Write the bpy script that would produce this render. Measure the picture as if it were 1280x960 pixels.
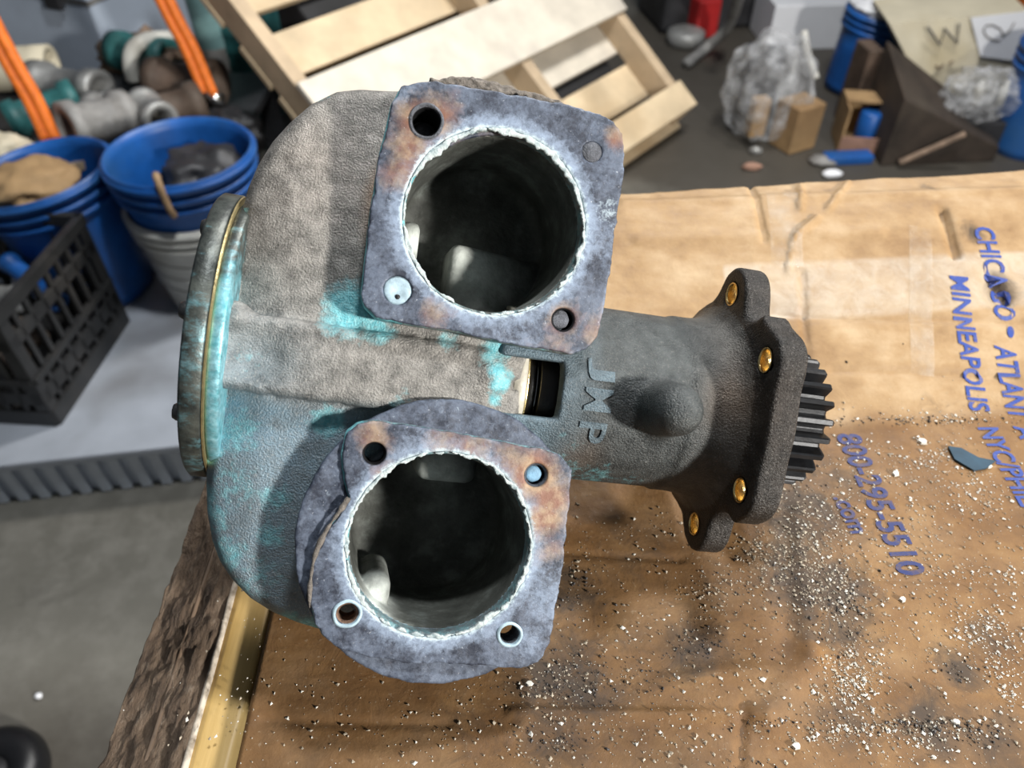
import bpy, bmesh, math, random
import numpy as np
from mathutils import Vector, Matrix
random.seed(7); np.random.seed(7)
for o in list(bpy.data.objects): bpy.data.objects.remove(o, do_unlink=True)
sc = bpy.context.scene; col = sc.collection
# ------------------------------------------------------------------ camera
FPX = 961.0; PITCH = math.radians(45); SP, CP = math.sin(PITCH), math.cos(PITCH)
BENCH = 0.90                      # bench top height above the floor
CARD = 0.004                      # cardboard thickness
AXIS_H = 0.0855                    # pump axis above the cardboard
DIST = 0.34
CAM = Vector((0, 0, BENCH + CARD + AXIS_H + DIST*SP))
FWD = Vector((0, CP, -SP)); UP = Vector((0, SP, CP)); RIGHT = Vector((1, 0, 0)); BACK = -FWD
cd = bpy.data.cameras.new('camera'); cam = bpy.data.objects.new('camera', cd); col.objects.link(cam)
cam.matrix_world = Matrix.Translation(CAM) @ Matrix((RIGHT, UP, BACK)).transposed().to_4x4()
cd.sensor_width = 36; cd.lens = 36*FPX/1280; cd.clip_start = 0.01; cd.clip_end = 50
cd.dof.use_dof = True; cd.dof.focus_distance = 0.315; cd.dof.aperture_fstop = 10.5
sc.camera = cam
# ------------------------------------------------------------------ light
w = bpy.data.worlds.new('shop_ambient'); sc.world = w; w.use_nodes = True
w.node_tree.nodes['Background'].inputs[0].default_value = (0.80, 0.88, 1.0, 1); w.node_tree.nodes['Background'].inputs[1].default_value = 0.11
def lamp(name, loc, target, size, power, colour):
    l = bpy.data.lights.new(name, 'AREA'); l.shape = 'SQUARE'; l.size = size; l.energy = power; l.color = colour
    o = bpy.data.objects.new(name, l); col.objects.link(o); o.location = loc
    o.rotation_euler = (Vector(target)-Vector(loc)).to_track_quat('-Z', 'Y').to_euler(); return o
PUMP_O = CAM + FWD*DIST
lamp('shop_lamp_key', PUMP_O+Vector((1.55, -1.05, 0.62)), PUMP_O, 0.16, 80, (1.0, 0.97, 0.92))
lamp('shop_lamp_back', (0.85, 2.0, 2.55), (0.1, 0.4, 0.8), 0.35, 54, (1.0, 0.97, 0.93))
lamp('shop_lamp_ceiling', (0.5, 0.8, 3.2), (-0.6, 1.6, 0.2), 0.25, 58, (0.95, 0.98, 1.0))
vs = sc.view_settings; vs.view_transform = 'Standard'; vs.look = 'None'; vs.exposure = 0.0; vs.gamma = 1.0; vs.use_curve_mapping = False
# ------------------------------------------------------------------ rays
def ray(px, py): return FWD + RIGHT*((px-640)/FPX) + UP*((480-py)/FPX)
def W(px, py, z):                  # where the line of sight meets a level plane
    d = ray(px, py); return CAM + d*((z-CAM.z)/d.z)
def WY(px, py, y):                 # ... or an upright plane facing the camera
    d = ray(px, py); return CAM + d*((y-CAM.y)/d.y)
# pump frame: x along the shaft, z out of the port faces (millimetres)
PHI, PSI = math.radians(12), math.radians(7)
def camv(r, u, b): return RIGHT*r + UP*u + BACK*b
PX = camv(math.cos(PHI)*math.cos(PSI), -math.cos(PHI)*math.sin(PSI), -math.sin(PHI))
PY = camv(math.sin(PSI), math.cos(PSI), 0); PZ = PX.cross(PY)
M_PUMP = Matrix.Translation(PUMP_O) @ Matrix((PX, PY, PZ)).transposed().to_4x4()
def pl(px, py, z):
    d = ray(px, py); t = (z/1000 + (PUMP_O-CAM).dot(PZ))/d.dot(PZ); p = CAM + d*t - PUMP_O
    return (p.dot(PX)*1000, p.dot(PY)*1000)
# ------------------------------------------------------------------ nodes
MATS = {}
class NT:
    def __init__(s, name):
        s.m = bpy.data.materials.new(name); s.m.use_nodes = True; s.t = s.m.node_tree; s.N = s.t.nodes; s.b = s.N['Principled BSDF']; MATS[name] = s.m
        s.tc = s.N.new('ShaderNodeTexCoord')
    def link(s, a, b): s.t.links.new(a, b)
    def noise(s, scale, detail=6, rough=.6, vec=None, sc=None, dist=0):
        n = s.N.new('ShaderNodeTexNoise'); n.inputs['Scale'].default_value = scale; n.inputs['Detail'].default_value = detail; n.inputs['Roughness'].default_value = rough; n.inputs['Distortion'].default_value = dist
        v = vec or s.tc.outputs['Object']
        if sc:
            mp = s.N.new('ShaderNodeMapping'); mp.inputs['Scale'].default_value = sc; s.link(v, mp.inputs[0]); v = mp.outputs[0]
        s.link(v, n.inputs['Vector']); return n.outputs[0]
    def vor(s, scale, feat='F1', vec=None):
        n = s.N.new('ShaderNodeTexVoronoi'); n.feature = feat; n.inputs['Scale'].default_value = scale; s.link(vec or s.tc.outputs['Object'], n.inputs['Vector']); return n.outputs[0]
    def ramp(s, fac, *stops):
        r = s.N.new('ShaderNodeValToRGB'); e = r.color_ramp.elements
        while len(e) < len(stops): e.new(.5)
        for k, (p, c) in enumerate(stops): e[k].position = p; e[k].color = (*c, 1) if not isinstance(c, (int, float)) else (c, c, c, 1)
        s.link(fac, r.inputs[0]); return r.outputs[0]
    def mix(s, fac, a, b, mode='MIX'):
        m = s.N.new('ShaderNodeMix'); m.data_type = 'RGBA'; m.blend_type = mode; m.clamp_factor = True
        for sock, v in ((m.inputs[0], fac), (m.inputs[6], a), (m.inputs[7], b)):
            if isinstance(v, (int, float)): sock.default_value = v if sock == m.inputs[0] else (v, v, v, 1)
            elif isinstance(v, tuple): sock.default_value = (*v, 1)
            else: s.link(v, sock)
        return m.outputs[2]
    def math(s, op, a, b=0.0, clamp=False):
        m = s.N.new('ShaderNodeMath'); m.operation = op; m.use_clamp = clamp
        for sock, v in ((m.inputs[0], a), (m.inputs[1], b)):
            if isinstance(v, (int, float)): sock.default_value = v
            else: s.link(v, sock)
        return m.outputs[0]
    def attr(s, name='paint'):
        a = s.N.new('ShaderNodeAttribute'); a.attribute_name = name; sp = s.N.new('ShaderNodeSeparateColor'); s.link(a.outputs['Color'], sp.inputs[0]); return sp.outputs[0], sp.outputs[1], sp.outputs[2]
    def bump(s, h, strength, dist=.001, prev=None):
        b = s.N.new('ShaderNodeBump'); b.inputs['Strength'].default_value = strength; b.inputs['Distance'].default_value = dist; s.link(h, b.inputs['Height'])
        if prev is not None: s.link(prev, b.inputs['Normal'])
        s.link(b.outputs[0], s.b.inputs['Normal']); return b.outputs[0]
    def set(s, col=None, rough=None, metal=None, **k):
        for nm, v in (('Base Color', col), ('Roughness', rough), ('Metallic', metal)):
            if v is None: continue
            if isinstance(v, (int, float)): s.b.inputs[nm].default_value = v
            elif isinstance(v, tuple): s.b.inputs[nm].default_value = (*v, 1)
            else: s.link(v, s.b.inputs[nm])
        for kk, v in k.items(): s.b.inputs[kk].default_value = v
        return s.m
def plain(name, c, rough=.6, metal=0., var=.25, scale=30, bump=.15, dirt=None, **k):
    n = NT(name); f = n.noise(scale, 5)
    d = tuple(x*(1-var) for x in c); l = tuple(min(1, x*(1+var)) for x in c)
    cc = n.ramp(f, (.3, d), (.7, l))
    if dirt: cc = n.mix(n.ramp(n.noise(scale*.35, 4), (.5, 0.), (.68, .8)), cc, dirt)
    if bump: n.bump(n.noise(scale*4, 4), bump, .002)
    return n.set(cc, rough, metal, **k)
# pump metals -----------------------------------------------------------
def cast(name, dark, light, blue=(.155, .235, .29), patina=(.11, .38, .43), warm=(.22, .12, .055), metal=.35, rough=.5, bs=.75, spark=.55):
    n = NT(name); r, g, b = n.attr()
    fine = n.noise(1100, 3); mid = n.noise(160, 6); big = n.noise(40, 5)
    c = n.mix(n.ramp(mid, (.32, 0.), (.68, 1.)), dark, light)
    c = n.mix(n.math('MULTIPLY', b, n.ramp(mid, (.25, .45), (.6, 1.))), c, blue)
    c = n.mix(n.math('MULTIPLY', g, n.ramp(big, (.3, .3), (.6, 1.))), c, warm)
    pm = n.math('SUBTRACT', n.math('ADD', n.math('MULTIPLY', r, 1.9), n.math('MULTIPLY', n.noise(260, 8, .7), 1.1)), 1.0)
    pm = n.ramp(pm, (.12, 0.), (.55, 1.))
    pc = n.mix(n.ramp(n.noise(420, 5), (.4, 0.), (.7, 1.)), patina, (.28, .62, .66))
    c = n.mix(pm, c, pc)
    c = n.mix(n.ramp(fine, (.54, 0.), (.70, spark)), c, n.mix(.5, c, (.6, .57, .52)))
    b1 = n.bump(n.noise(1250, 3, .6), bs, .0010); n.bump(n.noise(90, 3), .10, .003, b1)
    return n.set(c, n.ramp(fine, (.3, rough-.08), (.7, rough+.15)), n.math('MULTIPLY', n.math('SUBTRACT', 1., pm, True), metal))
cast('cast_bronze', (.105, .100, .092), (.30, .285, .260))
cast('cast_dark', (.028, .033, .034), (.070, .078, .078), metal=.3, rough=.45, spark=.25)
def gasket_mat(name):
    n = NT(name); r, g, b = n.attr(); m1 = n.noise(75, 10, .72); m2 = n.noise(380, 10, .75, dist=.5); m3 = n.noise(900, 4)
    c = n.mix(n.ramp(n.math('ADD', n.math('MULTIPLY', m1, .6), n.math('MULTIPLY', m2, .4)), (.42, 0.), (.57, 1.)), (.018, .023, .038), (.105, .128, .175))
    lf = n.math('ADD', n.math('MULTIPLY', r, 1.15), n.math('MULTIPLY', n.math('SUBTRACT', n.math('ADD', n.math('MULTIPLY', m2, .6), n.math('MULTIPLY', m1, .4)), .72), 1.7))
    c = n.mix(n.ramp(lf, (.05, 0.), (.75, 1.)), c, (.30, .375, .49))
    wf = n.math('ADD', n.math('MULTIPLY', g, 1.2), n.math('MULTIPLY', n.math('SUBTRACT', m1, .62), 1.3))
    c = n.mix(n.ramp(wf, (.05, 0.), (.55, .9)), c, n.mix(n.ramp(n.noise(130, 4), (.42, 0.), (.58, 1.)), (.20, .085, .045), (.33, .22, .13)))
    sp = n.math('ADD', n.math('MULTIPLY', b, .9), n.math('SUBTRACT', m2, .60))
    c = n.mix(n.ramp(sp, (.10, 0.), (.32, .9)), c, (.50, .60, .64))
    c = n.mix(n.ramp(m3, (.66, 0.), (.74, .55)), c, (.55, .58, .62))
    b1 = n.bump(n.noise(500, 6, .7), .35, .0006); n.bump(m1, .25, .0015, b1)
    return n.set(c, n.ramp(m2, (.3, .42), (.7, .68)), .12)
gasket_mat('gasket_slate')
n = NT('lime_crust'); c = n.ramp(n.noise(300, 6), (.3, (.22, .29, .31)), (.55, (.50, .55, .54)), (.8, (.32, .44, .47))); n.bump(n.noise(600, 5), .7, .0012); n.set(c, .8)
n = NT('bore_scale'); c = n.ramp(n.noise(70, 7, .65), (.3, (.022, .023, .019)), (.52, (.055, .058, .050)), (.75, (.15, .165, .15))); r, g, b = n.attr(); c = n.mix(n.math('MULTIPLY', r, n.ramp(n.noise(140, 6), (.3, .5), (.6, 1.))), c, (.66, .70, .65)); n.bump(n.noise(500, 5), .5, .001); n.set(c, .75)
plain('dark_thread', (.03, .03, .032), .35, .6, scale=400)
plain('blue_stud', (.16, .30, .42), .6, .2, scale=300)
plain('pale_plug', (.33, .44, .50), .6, .1, scale=200, var=.35)
plain('dark_plug', (.10, .105, .12), .6, .3, scale=400, var=.5, bump=.5)
plain('rusty_plug', (.20, .12, .08), .7, .2, scale=300, var=.6, bump=.5)
plain('brass', (.80, .60, .28), .26, 1., scale=300, var=.3)
plain('gold_seam', (.42, .34, .17), .4, .8, scale=200)
plain('seal_white', (.42, .39, .32), .5, .1, scale=150)
plain('black_rubber', (.006, .006, .007), .35, 0, scale=200)
plain('chrome', (.5, .5, .5), .18, 1., scale=100, bump=0)
plain('screw_steel', (.10, .10, .10), .35, .8, scale=200)
n = NT('gear_black'); n.bump(n.noise(300, 4), .25, .0006); n.set(n.ramp(n.noise(200, 4), (.3, (.004, .004, .005)), (.7, (.011, .012, .014))), .45, .4)
n = NT('cover_metal'); r, g, b = n.attr()
c = n.mix(n.ramp(n.noise(120, 6), (.35, 0.), (.65, 1.)), (.022, .026, .025), (.085, .095, .085)); pm = n.ramp(n.math('ADD', r, n.math('SUBTRACT', n.noise(170, 8, .75, sc=(.5, 1, 1)), .56)), (.1, 0.), (.5, 1.))
c = n.mix(pm, c, n.ramp(n.noise(300, 4), (.35, (.10, .36, .42)), (.65, (.30, .58, .66)))); n.bump(n.noise(500, 4), .3, .0008); n.set(c, .42, .4)
# ------------------------------------------------------------------ mesh helpers
def obj(name, verts, faces, mat, parent=None, smooth=False, inv=None):
    me = bpy.data.meshes.new(name); me.from_pydata([tuple(v) for v in verts], [], faces); me.validate(); me.update()
    if mat: me.materials.append(MATS[mat] if isinstance(mat, str) else mat)
    if smooth: me.polygons.foreach_set('use_smooth', [True]*len(me.polygons))
    o = bpy.data.objects.new(name, me); col.objects.link(o)
    if parent is not None:
        o.parent = parent
        if inv: o.matrix_parent_inverse = inv
    return o
def npobj(name, V, Q, mat, parent=None, paint=None, smooth=True):
    me = bpy.data.meshes.new(name); nv, nf = len(V), len(Q); k = Q.shape[1]
    me.vertices.add(nv); me.vertices.foreach_set('co', np.ascontiguousarray(V, dtype=np.float32).ravel())
    me.loops.add(nf*k); me.loops.foreach_set('vertex_index', np.ascontiguousarray(Q, dtype=np.int32).ravel())
    me.polygons.add(nf); me.polygons.foreach_set('loop_start', np.arange(0, nf*k, k, dtype=np.int32))
    me.update(calc_edges=True); me.validate()
    if smooth: me.polygons.foreach_set('use_smooth', np.ones(len(me.polygons), dtype=bool))
    if paint is not None:
        a = me.color_attributes.new('paint', 'FLOAT_COLOR', 'POINT'); c = np.ones((nv, 4), np.float32); c[:, :3] = paint; a.data.foreach_set('color', c.ravel())
    if mat: me.materials.append(MATS[mat])
    o = bpy.data.objects.new(name, me); col.objects.link(o)
    if parent is not None: o.parent = parent
    return o
def thing(name, label, cat, loc=(0, 0, 0), rz=0, group=None):
    e = bpy.data.objects.new(name, None); e.empty_display_size = .02; col.objects.link(e); e.location = loc; e.rotation_euler = (0, 0, rz); return tag(e, label, cat, group)
def tag(o, label, cat=None, group=None):
    o['label'] = label
    if cat: o['category'] = cat
    if group: o['group'] = group
    return o
def struct(o): o['kind'] = 'structure'; return o
class MB:
    def __init__(s): s.v = []; s.f = []
    def add(s, vs, fs):
        k = len(s.v); s.v += [Vector(v) for v in vs]; s.f += [tuple(i+k for i in f) for f in fs]; return s
    def box(s, c, h, R=None):
        P = [Vector((sx*h[0], sy*h[1], sz*h[2])) for sx in (-1, 1) for sy in (-1, 1) for sz in (-1, 1)]
        if R: P = [R @ p for p in P]
        return s.add([Vector(c)+p for p in P], [(0, 1, 3, 2), (4, 6, 7, 5), (0, 4, 5, 1), (2, 3, 7, 6), (0, 2, 6, 4), (1, 5, 7, 3)])
    def prism(s, bot, top):                       # two loops of 3d points
        n = len(bot); return s.add(list(bot)+list(top), [tuple(range(n-1, -1, -1)), tuple(range(n, 2*n))]+[(i, (i+1) % n, n+(i+1) % n, n+i) for i in range(n)])
    def lathe(s, prof, n=32, c=(0, 0, 0), R=None, closed=False, wob=None):  # prof: (radius, height)
        P = []
        for r, h in prof:
            for k in range(n):
                a = 2*math.pi*k/n; rr = r*(1+(wob(a, h) if wob else 0)); p = Vector((rr*math.cos(a), rr*math.sin(a), h)); P.append(Vector(c)+(R @ p if R else p))
        m = len(prof); F = []
        for i in range(m if closed else m-1):
            j = (i+1) % m
            for k in range(n): F.append((i*n+k, i*n+(k+1) % n, j*n+(k+1) % n, j*n+k))
        return s.add(P, F)
    def tube(s, pts, r, n=10, cap=True):
        pts = [Vector(p) for p in pts]; P = []; up = Vector((0, 0, 1)); m = len(pts)
        for i, p in enumerate(pts):
            t = (pts[min(i+1, m-1)]-pts[max(i-1, 0)]).normalized(); a = t.cross(up)
            if a.length < 1e-3: a = t.cross(Vector((1, 0, 0)))
            a.normalize(); b = a.cross(t); rr = r[i] if isinstance(r, (list, tuple)) else r
            P += [p+(a*math.cos(2*math.pi*k/n)+b*math.sin(2*math.pi*k/n))*rr for k in range(n)]
        F = [(i*n+k, i*n+(k+1) % n, (i+1)*n+(k+1) % n, (i+1)*n+k) for i in range(m-1) for k in range(n)]
        if cap: F += [tuple(range(n-1, -1, -1)), tuple(range((m-1)*n, m*n))]
        return s.add(P, F)
    def out(s, name, mat, parent=None, smooth=False, bevel=0, world=True):
        inv = None
        if parent is not None and world:
            inv = (Matrix.Translation(parent.location) @ parent.rotation_euler.to_matrix().to_4x4()).inverted()
        o = obj(name, s.v, s.f, mat, parent, smooth, inv)
        if bevel:
            m = o.modifiers.new('bevel', 'BEVEL'); m.width = bevel; m.segments = 2; m.limit_method = 'ANGLE'
        return o
def curve(pts, n=8):                                # Catmull-Rom through points
    P = [Vector(p) for p in pts]; P = [P[0]*2-P[1]]+P+[P[-1]*2-P[-2]]; out = []
    for i in range(1, len(P)-2):
        for k in range(n):
            t = k/n; a, b, c, d = P[i-1:i+3]; out.append(.5*((2*b)+(c-a)*t+(2*a-5*b+4*c-d)*t*t+(3*b-a-3*c+d)*t**3))
    return out+[P[-2]]
def copy_tree(o, parent=None):
    c = o.copy(); col.objects.link(c); c.parent = parent
    for ch in o.children: copy_tree(ch, c)
    return c
_NT = {}
def vnoise(x, y, seed=0):                            # smooth value noise in the plane
    if seed not in _NT: _NT[seed] = np.random.RandomState(seed).rand(64, 64)
    g = _NT[seed]; x = np.asarray(x, float); y = np.asarray(y, float)
    xi = np.floor(x).astype(int); yi = np.floor(y).astype(int); u = x-xi; v = y-yi; u = u*u*(3-2*u); v = v*v*(3-2*v)
    G = lambda a, b: g[a % 64, b % 64]
    return (G(xi, yi)*(1-u)+G(xi+1, yi)*u)*(1-v)+(G(xi, yi+1)*(1-u)+G(xi+1, yi+1)*u)*v
def fbm(x, y, seed=0, o=4): return sum(vnoise(x*2**k, y*2**k, seed+k)*.5**k for k in range(o))/sum(.5**k for k in range(o))
# ------------------------------------------------------------------ implicit castings
def nets(fn, lo, hi, h):                             # naive surface nets of fn(x,y,z) < 0
    ax = [np.arange(lo[i], hi[i]+h, h, dtype=np.float32) for i in range(3)]
    S = fn(ax[0][:, None, None], ax[1][None, :, None], ax[2][None, None, :]); S = np.broadcast_to(S, tuple(len(a) for a in ax)).astype(np.float32)
    I = S < 0; c = [slice(0, -1), slice(1, None)]
    cnt = sum(I[c[a], c[b], c[d]].astype(np.int8) for a in (0, 1) for b in (0, 1) for d in (0, 1))
    act = (cnt > 0) & (cnt < 8); idx = np.full(act.shape, -1, np.int64); cells = np.argwhere(act); idx[act] = np.arange(len(cells))
    acc = np.zeros((len(cells), 3)); num = np.zeros(len(cells)); corner = [(a, b, d) for a in (0, 1) for b in (0, 1) for d in (0, 1)]
    for p in corner:
        for axi in range(3):
            if p[axi]: continue
            q = list(p); q[axi] = 1
            s0 = S[cells[:, 0]+p[0], cells[:, 1]+p[1], cells[:, 2]+p[2]]; s1 = S[cells[:, 0]+q[0], cells[:, 1]+q[1], cells[:, 2]+q[2]]
            m = (s0 < 0) != (s1 < 0); t = np.where(m, s0/(s0-s1+1e-12), 0)
            pos = np.tile(np.array(p, float), (len(cells), 1)); pos[:, axi] += t; acc[m] += pos[m]; num[m] += 1
    V = (cells+acc/num[:, None])*h+np.array(lo)
    Q = []
    for axi in range(3):
        u, v = (axi+1) % 3, (axi+2) % 3
        s0 = [slice(None)]*3; s1 = [slice(None)]*3; s0[axi] = slice(0, -1); s1[axi] = slice(1, None)
        A = I[tuple(s0)]; B = I[tuple(s1)]; e = np.argwhere(A != B); e = e[(e[:, u] > 0) & (e[:, v] > 0) & (e[:, u] < act.shape[u]) & (e[:, v] < act.shape[v])]
        f = A[e[:, 0], e[:, 1], e[:, 2]]
        def ci(du, dv):
            g = e.copy(); g[:, u] -= du; g[:, v] -= dv; return idx[g[:, 0], g[:, 1], g[:, 2]]
        q = np.stack([ci(1, 1), ci(0, 1), ci(0, 0), ci(1, 0)], 1); q[~f] = q[~f][:, ::-1]; Q.append(q)
    return V, np.concatenate(Q)
def smin(a, b, k): h = np.clip(.5+.5*(b-a)/k, 0, 1); return b*(1-h)+a*h-k*h*(1-h)
def smax(a, b, k): return -smin(-a, -b, k)
def poly2(x, y, P):                                  # signed distance to a polygon
    P = np.array(P, float); d = np.full(np.broadcast(x, y).shape, 1e9); s = np.ones_like(d); n = len(P)
    for i in range(n):
        a, b = P[i], P[i-1]; ex, ey = b-a; wx, wy = x-a[0], y-a[1]; t = np.clip((wx*ex+wy*ey)/(ex*ex+ey*ey), 0, 1)
        d = np.minimum(d, (wx-ex*t)**2+(wy-ey*t)**2)
        c1 = y >= a[1]; c2 = y < b[1]; c3 = ex*wy > ey*wx
        s = np.where((c1 & c2 & c3) | (~c1 & ~c2 & ~c3), -s, s)
    return (s*np.sqrt(d)).astype(np.float32)
def slab(d2, z, z0, z1, r):                          # extrude a plan distance with rounded edges
    a = d2+r; b = np.abs(z-(z0+z1)/2)-(z1-z0)/2+r
    return np.minimum(np.maximum(a, b), 0)+np.sqrt(np.maximum(a, 0)**2+np.maximum(b, 0)**2)-r
def rbox(x, y, z, c, hh, r):
    q = [np.abs(v-cc)-(k-r) for v, cc, k in zip((x, y, z), c, hh)]
    return np.sqrt(sum(np.maximum(k, 0)**2 for k in q))+np.minimum(np.maximum(np.maximum(q[0], q[1]), q[2]), 0)-r
def blob(V, spots):                                  # soft mask around stain centres: (px,py,z,radius_mm,strength)
    m = np.zeros(len(V))
    for px, py, z, r, s in spots:
        cx, cy = pl(px, py, z); m = np.maximum(m, s*np.exp(-((V[:, 0]-cx)**2+(V[:, 1]-cy)**2)/(r*r)))
    return m
# ================================================================== THE PUMP
pump = bpy.data.objects.new('water_pump', None); col.objects.link(pump); pump.matrix_world = M_PUMP; pump.empty_display_size = .03
tag(pump, 'corroded bronze raw water pump with two open ports lying on the cardboard', 'pump')
mm = .001
UB = pl(620, 277, 45); LB = pl(551, 681, 45); BR = 33.6
PORTS = (UB, LB)
UP_EL = [pl(*p, 20) for p in [(505, 108), (480, 107), (450, 105), (420, 108), (388, 125), (360, 150), (338, 174), (320, 203), (308, 230), (300, 262), (292, 310), (285, 360)]]+[(-121, 0), (-2, 0), (-2, 96), (-20, 106)]
LO_EL = [(-121, 0), (-2, 0), (-2, -98), (-25, -110)]+[pl(*p, 20) for p in [(460, 815), (430, 805), (400, 792), (370, 783), (340, 770), (312, 752), (290, 730), (272, 706), (262, 680), (256, 645), (255, 600)]]
LO_EL = LO_EL[::-1]
def rough2(x, y, s, seed): return (fbm(x/s+20, y/s+20, seed)-.5)
def capsule(x, y, z, a, b, r):
    a = np.array(a, float); ba = np.array(b, float)-a; h = np.clip(((x-a[0])*ba[0]+(y-a[1])*ba[1]+(z-a[2])*ba[2])/(ba @ ba), 0, 1)
    return np.sqrt((x-a[0]-h*ba[0])**2+(y-a[1]-h*ba[1])**2+(z-a[2]-h*ba[2])**2)-r
def hollow(x, y, z):
    d = 1e3
    for c in PORTS:
        s = 1 if c[1] > 0 else -1; rr = np.sqrt((x-c[0])**2+(y-c[1])**2)
        d = np.minimum(d, smin(slab(rr-BR, z, -18, 80, 6), capsule(x, y, z, (c[0]-8, c[1]-s*10, -3), (-88, s*19, -3), 17), 5))
    return d
def body_sdf(x, y, z):
    xy = np.broadcast_arrays(x, y)[0].shape[:2]; X2 = np.broadcast_to(x[:, :, 0], (x.shape[0], y.shape[1])); Y2 = np.broadcast_to(y[:, :, 0], X2.shape)
    top = (31.5+(X2+60)*.07-np.maximum(np.abs(Y2)-45, 0)**1.5*.022-np.maximum(-98-X2, 0)**1.6*.05)[:, :, None]
    def elbow(P):
        d2 = poly2(X2, Y2, P)[:, :, None]; a = d2+6; b = np.maximum(z-top, -26-z)+6
        return np.minimum(np.maximum(a, b), 0)+np.sqrt(np.maximum(a, 0)**2+np.maximum(b, 0)**2)-6
    d = np.minimum(elbow(UP_EL), elbow(LO_EL))
    rx = np.sqrt(y*y+z*z)
    d = smin(d, np.maximum(np.sqrt((y-3)**2+(z+10)**2)-(22+31*np.exp(-(np.maximum(x+119.5, 0)/4.5)**1.6)), np.maximum(-121-x, x+40)), 6)
    for c in PORTS:
        rr = np.sqrt((x-c[0])**2+(y-c[1])**2); d = smin(d, np.maximum(np.maximum(rr-41, z-38), -z), 6); d = smin(d, slab(rr-37.5, z, -24.5, 38, 6), 4)
    # ridge between the two elbows, with a stepped nose
    rdg = rbox(x, y-(x+60)*-.012, z, (-68, -1, 0), (53, 14.5, 38), 4)
    d = smin(d, rdg, 1.6)
    d = smin(d, rbox(x, y, z, (-18, -.5, 0), (9.5, 12.5, 34), 3), 1.5)
    nose = np.sqrt((x+17)**2+(y-2)**2*1.0+(z-28.5)**2)-11.5; d = smin(d, nose, 2)
    # casting dimple and bump at the cover end of the ridge
    b1 = pl(294, 396, 32); d = smin(d, np.sqrt((x-b1[0])**2+(y-b1[1])**2+(z-33)**2)-6, 4)
    b2 = pl(322, 442, 32); d = smax(d, -(np.sqrt(((x-b2[0])/1.2)**2+(y-b2[1])**2+(z-46)**2)-12), 5)
    # cast unevenness along the ridge flanks
    d = d+((rough2(X2, Y2, 5, 3)+.6*rough2(X2, Y2, 2.2, 9))*np.exp(-((np.abs(Y2)-13)/3.5)**2)*1.9)[:, :, None]+(rough2(X2, Y2, 20, 5)*.35)[:, :, None]
    # water passages
    d = smax(d, -hollow(x, y, z), 2)
    # guide walls left standing inside the passages
    c = pl(592, 345, 0); d = np.minimum(d, smax(rbox(x, y, z, (c[0]+16, c[1]-8, -14), (28, 20, 20), 4), z-(5-(x-c[0])*.50+(y-c[1])*-.25), 3))
    c = pl(545, 585, 0); d = np.minimum(d, smax(rbox(x, y, z, (c[0]+4, c[1]+9, -14), (13, 14, 22), 5), z-(8+(y-c[1])*.35), 3))
    tor = np.sqrt((np.sqrt((x-LB[0]-18)**2+(y-LB[1]-14)**2)-34)**2+(z+27)**2)-5; d = smin(d, np.maximum(tor, np.sqrt((x-LB[0])**2+(y-LB[1])**2)-36), 3)
    c = pl(468, 735, 20); d = np.minimum(d, rbox(x, y, z, (c[0], c[1], 8), (6, 7, 20), 5))
    c = pl(517, 305, 10); d = np.minimum(d, rbox(x, y, z, (c[0]-2, c[1], 0), (4, 9, 12), 3))
    return d
V, Q = nets(body_sdf, (-127, -124, -58), (20, 122, 58), 1.1)
inner = hollow(V[:, 0], V[:, 1], V[:, 2]) < 1.0
paint = np.zeros((len(V), 3))
paint[:, 0] = blob(V, [(440, 388, 24, 15, .62), (425, 400, 28, 12, .5), (470, 410, 24, 10, .55), (625, 480, 36, 6, .60), (621, 464, 36, 6, .58), (618, 498, 36, 5, .55), (634, 468, 34, 4, .5), (612, 447, 37, 8, .45), (268, 420, 10, 9, .6), (266, 500, 10, 10, .62), (264, 560, 10, 10, .5), (300, 540, 22, 16, .40), (262, 620, 10, 12, .45), (410, 525, 22, 10, .52), (480, 412, 28, 8, .48),
    (345, 620, 22, 12, .40), (340, 665, 22, 9, .45), (285, 690, 18, 14, .42), (300, 735, 15, 12, .40), (385, 785, 16, 9, .62), (360, 775, 16, 8, .5), (272, 640, 15, 12, .42), (330, 720, 20, 22, .34), (300, 600, 20, 22, .36), (400, 115, 20, 9, .33), (350, 160, 16, 10, .3), (620, 435, 30, 10, .5), (560, 425, 32, 8, .42), (310, 450, 30, 16, .3), (500, 500, 25, 10, .35)])
paint[:, 0] = np.maximum(paint[:, 0], .58*np.exp(-((V[:, 0]+119)/5)**2)*(np.abs(V[:, 1]-5) < 50))
paint[:, 2] = np.clip((-V[:, 1]-12)/10, 0, 1)*.85+blob(V, [(310, 460, 28, 20, .5), (330, 140, 15, 10, .4)])
nk = np.hypot(V[:, 0]-UB[0], V[:, 1]-UB[1]); paint[:, 1] = np.clip(1-np.abs(nk-44)/8, 0, 1)*(V[:, 0] < -48)*(V[:, 1] > 45)*.9+blob(V, [(380, 220, 22, 26, .16), (340, 300, 20, 20, .1)])
mi = inner[Q].all(1)
def sub(name, mask, mat, par, p=None):
    ids = np.unique(Q[mask]); mp = np.full(len(V), -1); mp[ids] = np.arange(len(ids)); return npobj(name, V[ids]*mm, mp[Q[mask]], mat, par, p[ids] if p is not None else None)
body = sub('pump_body', ~mi, 'cast_bronze', pump, paint); tag(body, 'rough cast bronze body with turquoise corrosion')
lp = np.zeros((len(V), 3)); lp[:, 0] = blob(V, [(590, 335, 0, 13, 1), (620, 350, -5, 12, .6), (545, 592, 5, 11, 1), (517, 305, 5, 7, 1), (468, 735, 15, 7, .9), (560, 640, -15, 14, .25)])*np.clip((V[:, 2]+22)/8, 0, 1)
liner = sub('port_lining', mi, 'bore_scale', pump, lp); tag(liner, 'scaled grey inside of the ports')
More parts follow.
